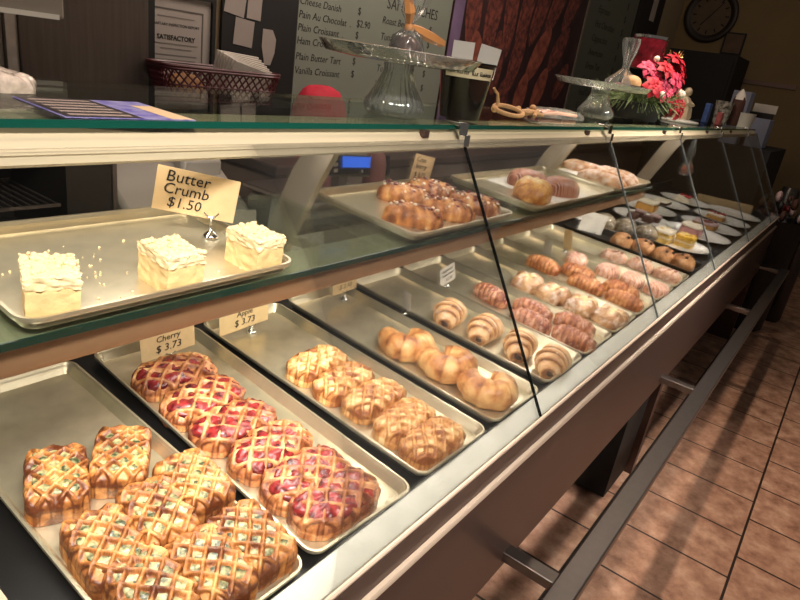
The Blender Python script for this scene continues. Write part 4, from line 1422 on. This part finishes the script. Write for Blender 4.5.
# notice board with papers
t = empty('notice_board', 'tall black board on the back wall pinned with pale papers', 'notice board', (1.715, 1.59, 1.42))
MB().box(-.185, .175, -.012, .0, -.36, .55).build('panel', m_blackm, t, smooth=False)
m_note = M('grey_note_paper', '8e8680', .8, var=.06, scale=8)
for k, (x, z, w, h, ry, lab) in enumerate(((1.585, 1.56, .09, .10, 8, 'pale tilted paper at the top left corner of the black board'), (1.672, 1.565, .066, .12, 3, 'pale upright paper at the top middle of the black board'), (1.627, 1.455, .088, .092, 5, 'square pale paper in the middle of the black board'))):
    o = MB().box(-w / 2, w / 2, -.001, 0, -h / 2, h / 2).build('pinned_note', m_note, smooth=False)
    o.location = (x, 1.5765, z)
    o.rotation_euler = (0, R(ry), 0)
    tag(o, lab, 'note', 'notes on the black board')
o = MB().add([(-.028, -.001, .062), (.020, -.001, .062), (.040, -.001, .03), (.036, -.001, -.02), (.018, -.001, -.066), (-.012, -.001, -.066), (-.030, -.001, .0)] + [(x, 0, z) for x, z in ((-.028, .062), (.020, .062), (.040, .03), (.036, -.02), (.018, -.066), (-.012, -.066), (-.030, 0))],
             [tuple(range(7)), tuple(range(13, 6, -1))] + [(k, (k + 1) % 7, 7 + (k + 1) % 7, 7 + k) for k in range(7)]).build('pinned_note', m_note, smooth=False)
o.location = (1.745, 1.5765, 1.418)
tag(o, 'pointed pale paper at the right edge of the black board', 'note', 'notes on the black board')
# menu boards
m_menu = M('menu_board_grey', '747a70', .55, var=.03, scale=3)
t = empty('menu_board', 'grey-green handwritten pastry menu board behind the nearer cake stand', 'menu board', (0, 1.59, 0))
pn = MB().box(1.893, 2.975, -.012, 0, 1.072, 1.95).build('panel', m_menu, t, smooth=False)
for k, (s, z, pr_) in enumerate((('Cheese Danish', 1.605, '$'), ('Pain Au Chocolat  .', 1.555, '$2.90'), ('Plain Croissant  .', 1.507, '$'), ('Ham Croissant', 1.458, '$'), ('Plain Butter Tart', 1.398, '$'), ('Vanilla Croissant', 1.344, '$'), ('Strawberry', 1.215, '?'))):
    text(s, .040, m_ink, pn, (1.895, -.0125, z), align='LEFT', shear=.15)
    text(pr_, .042, m_ink, pn, (2.245, -.0125, z + .008), align='LEFT')
text('SANDWICHES', .066, m_ink, pn, (2.44, -.0125, 1.672), align='LEFT')
for k, (s, z) in enumerate((('Roast Beef', 1.60), ('Tuna', 1.53), ('Egg', 1.46), ('Turkey', 1.39), ('Veggie', 1.32))):
    text(s, .045, m_ink, pn, (2.42, -.0125, z), align='LEFT', shear=.15)
    text('$', .045, m_ink, pn, (2.80, -.0125, z), align='LEFT')
t = empty('second_menu_board', 'darker handwritten menu board right of the bread poster', 'menu board', (0, 1.59, 0))
pn = MB().box(4.76, 5.80, -.012, 0, 1.072, 2.3).build('panel', M('dark_menu_board', '4d5148', .6, var=.03, scale=3), t, smooth=False)
MB().box(4.735, 4.758, -.016, 0, 1.072, 2.3).build('edge_trim', M('aluminium_trim', '8a7f72', .4, metal=.6), t, smooth=False)
for k in range(10):
    text(('Latte', 'Mocha', 'Espresso', 'Hot Chocolate', 'Cappuccino', 'Americano', 'Green Tea', 'Cocoa', 'Iced Coffee', 'Cold Brew')[k], .07, m_ink, pn, (4.95, -.0125, 2.2 - .1 * k), align='LEFT', shear=.15)
    text('$', .07, m_ink, pn, (5.55, -.0125, 2.2 - .1 * k), align='LEFT')
# bread poster
t = empty('bread_poster', 'large dark red-brown photo poster of baguettes on the back wall', 'poster', (0, 1.59, 0))
pp = MB().box(2.995, 4.73, -.010, 0, 1.072, 2.25).build('sheet', M('poster_ground', '2e1a1c', .6, var=.4, scale=4), t, smooth=False)
MB().box(3.0, 3.10, -.0112, -.0102, 1.08, 2.2).build('purple_band', M('purple_print_band', '6d5a78', .6, var=.2, scale=4), t, smooth=False)
m_loaf = M('printed_loaf', '7a3e31', .7, scale=26, col2='38191a', bump=.0)
m_loaf2 = M('printed_orange_loaf', '93503c', .7, scale=16, col2='5f2c26')
rr = random.Random(5)
for k, (x, z, L, w, a, mt) in enumerate(((3.20, 1.75, .42, .085, 8, 0), (3.42, 1.78, .46, .09, -4, 0), (3.62, 1.82, .45, .085, 6, 0), (3.82, 1.85, .42, .085, -12, 0), (4.02, 1.88, .42, .09, -20, 0), (4.25, 1.95, .42, .09, -28, 0), (4.5, 1.98, .38, .085, -30, 0),
                                        (3.30, 1.52, .22, .08, 18, 1), (3.55, 1.50, .30, .085, 4, 0), (3.80, 1.55, .34, .085, -14, 0), (4.10, 1.60, .34, .09, -34, 1), (4.40, 1.66, .30, .085, -38, 0), (3.42, 1.28, .24, .08, 10, 1), (3.70, 1.26, .28, .085, -4, 0), (3.95, 1.32, .26, .085, -16, 1), (4.22, 1.38, .26, .085, -26, 1), (4.55, 1.45, .24, .08, -30, 0))):
    b = MB()
    n = 28
    vs = [(0, 0, 0)] + [(w * cos(2 * pi * i / n) * (1 - .15 * sin(2 * pi * i / n) ** 2) * .95, 0, L * .62 * sin(2 * pi * i / n)) for i in range(n)]
    b.add(vs, [(0, 1 + i, 1 + (i + 1) % n) for i in range(n)])
    o = b.build('printed_loaf', m_loaf2 if mt else m_loaf, t, smooth=False)
    o.location = (x, -.0104 - .00012 * (k + 1), z)
    o.rotation_euler = (0, R(-a), 0)
# red cap on the back counter
t = empty('red_cap', 'bright red rounded cloth cap in front of the lower menu board', 'cap', (1.775, 1.30, 1.0655), (0, 0, .3))
A, B = blob(.150, .10, .250, N=26, sq=2.2, amax=1.6, e1=.6, lump=.006, seed=9)
A.build('crown', M('red_cloth', 'b01832', .8, var=.1), t)
MB().box(.10, .19, -.06, .06, .0, .006).build('brim', M('red_cloth_brim', '8f1428', .8), t, bevel=.002)
# dark door and paper, corner strip
o = MB().box(5.86, 6.45, 1.56, 1.598, 0, 2.6).build('door_1', m_blackm, smooth=False)
struct(o)
o = MB().box(-.07, .07, -.001, 0, -.10, .10).build('door_notice', m_note, smooth=False)
o.location = (6.18, 1.5585, 2.17)
tag(o, 'pale paper notice on the black door', 'note')
t = empty('black_cabinet', 'tall black cabinet standing by the far wall under the clock', 'cabinet', (0, 0, 0))
MB().box(6.6, 7.19, .835, 1.45, 0, 1.90).build('body', m_blackm, t, smooth=False)
MB().box(6.585, 6.60, .86, 1.42, .1, 1.86).build('door', m_blackm, t, smooth=False)
# wall clock
t = empty('wall_clock', 'large round dark wall clock on the far wall', 'clock', (7.197, 1.31, 2.27), (0, R(-90), 0))
MB().lathe([(.18, 0), (.245, .0), (.25, .02), (.235, .035), (.20, .03), (.19, .018), (.18, .016)], 48, caps=False).build('rim', M('dark_clock_rim', '241a12', .5), t, sharp=80)
MB().lathe([(.002, .010), (.19, .010), (.19, .016), (.002, .016)], 48, caps=False).build('dial', M('brown_clock_face', '5a4a38', .7, var=.1, scale=12), t, sharp=60)
for k in range(12):
    a = 2 * pi * k / 12
    MB().box(-.006, .006, .135, .170, .0162, .018, Matrix.Rotation(a, 4, 'Z')).build('hour_mark', m_blackm, t, smooth=False)
MB().box(-.005, .005, -.01, .12, .0185, .020, Matrix.Rotation(.9, 4, 'Z')).build('hour_hand', m_blackm, t, smooth=False)
MB().box(-.004, .004, -.01, .16, .0205, .022, Matrix.Rotation(-2.2, 4, 'Z')).build('minute_hand', m_blackm, t, smooth=False)
t = empty('small_picture', 'small dark framed picture below the clock', 'picture', (7.196, 1.03, 2.04), (0, 0, R(-90)))
MB().box(-.095, .095, -.018, 0, -.10, .10).build('frame', m_blackm, t, smooth=False)
MB().box(-.08, .08, -.020, -.0185, -.085, .085).build('print', M('brown_picture', '5b4634', .7, var=.2, scale=9), t, smooth=False)
o = MB().box(-.008, .008, -.35, .35, -.02, .02).build('picture_ledge', m_brown, smooth=False)
o.location = (7.19, .72, 1.72)
tag(o, 'thin brown ledge on the far wall, right of the black cabinet', 'ledge')
# hanging bag and clutter at the far end of the case
t = empty('hanging_candy_bag', 'clear bag with an orange sweet hanging under the top glass near the far end', 'candy bag', (3.62, .36, 1.09))
MB().lathe([(.002, .0), (.030, .008), (.038, .03), (.025, .06), (.012, .085), (.022, .12), (.004, .22)], 20, wob=lambda a, z: .12 * cos(5 * a), caps=False).build('bag', m_clear, t)
MB().ball((0, 0, .034), .024, 12, 9).build('orange_sweet', M('orange_candy', 'b8582a', .4, coat=.4), t)
m_roll_a = M('dull_foil', '5a4f46', .35, metal=.5)
t = empty('gift_basket', 'dark basket of wrapped sweets standing at the far end beyond the case', 'gift basket', (4.985, -.035, .0))
MB().lathe([(.13, .0), (.15, .02), (.17, .80), (.175, .81), (.165, .80), (.12, .03)], 24, caps=True).build('basket', m_dark, t)
for k in range(16):
    a, rr_ = rr.uniform(0, 2 * pi), rr.uniform(.02, .13)
    MB().ball((rr_ * cos(a), rr_ * sin(a), .83 + rr.uniform(0, .12)), rr.uniform(.02, .035), 7, 5, (1, .7, 1.2)).build('wrapped_sweet', (m_cone, m_icing, m_brownie, m_dark, m_cran, m_roll_a)[k % 6], t)
m_roll = M('dark_foil', '4a443e', .3, metal=.5)
for k, (x, y) in enumerate(((5.36, -.02), (5.36, -.20))):
    o = MB().lathe([(.05, 0), (.065, .03), (.065, .95), (.05, .99)], 20).build('foil_roll', m_roll)
    o.location = (x, y, 0)
    tag(o, ('dark foil wrapped roll standing just behind the gift basket', 'dark foil wrapped roll standing on the aisle side of the gift basket')[k], 'roll', 'foil rolls at the far end')
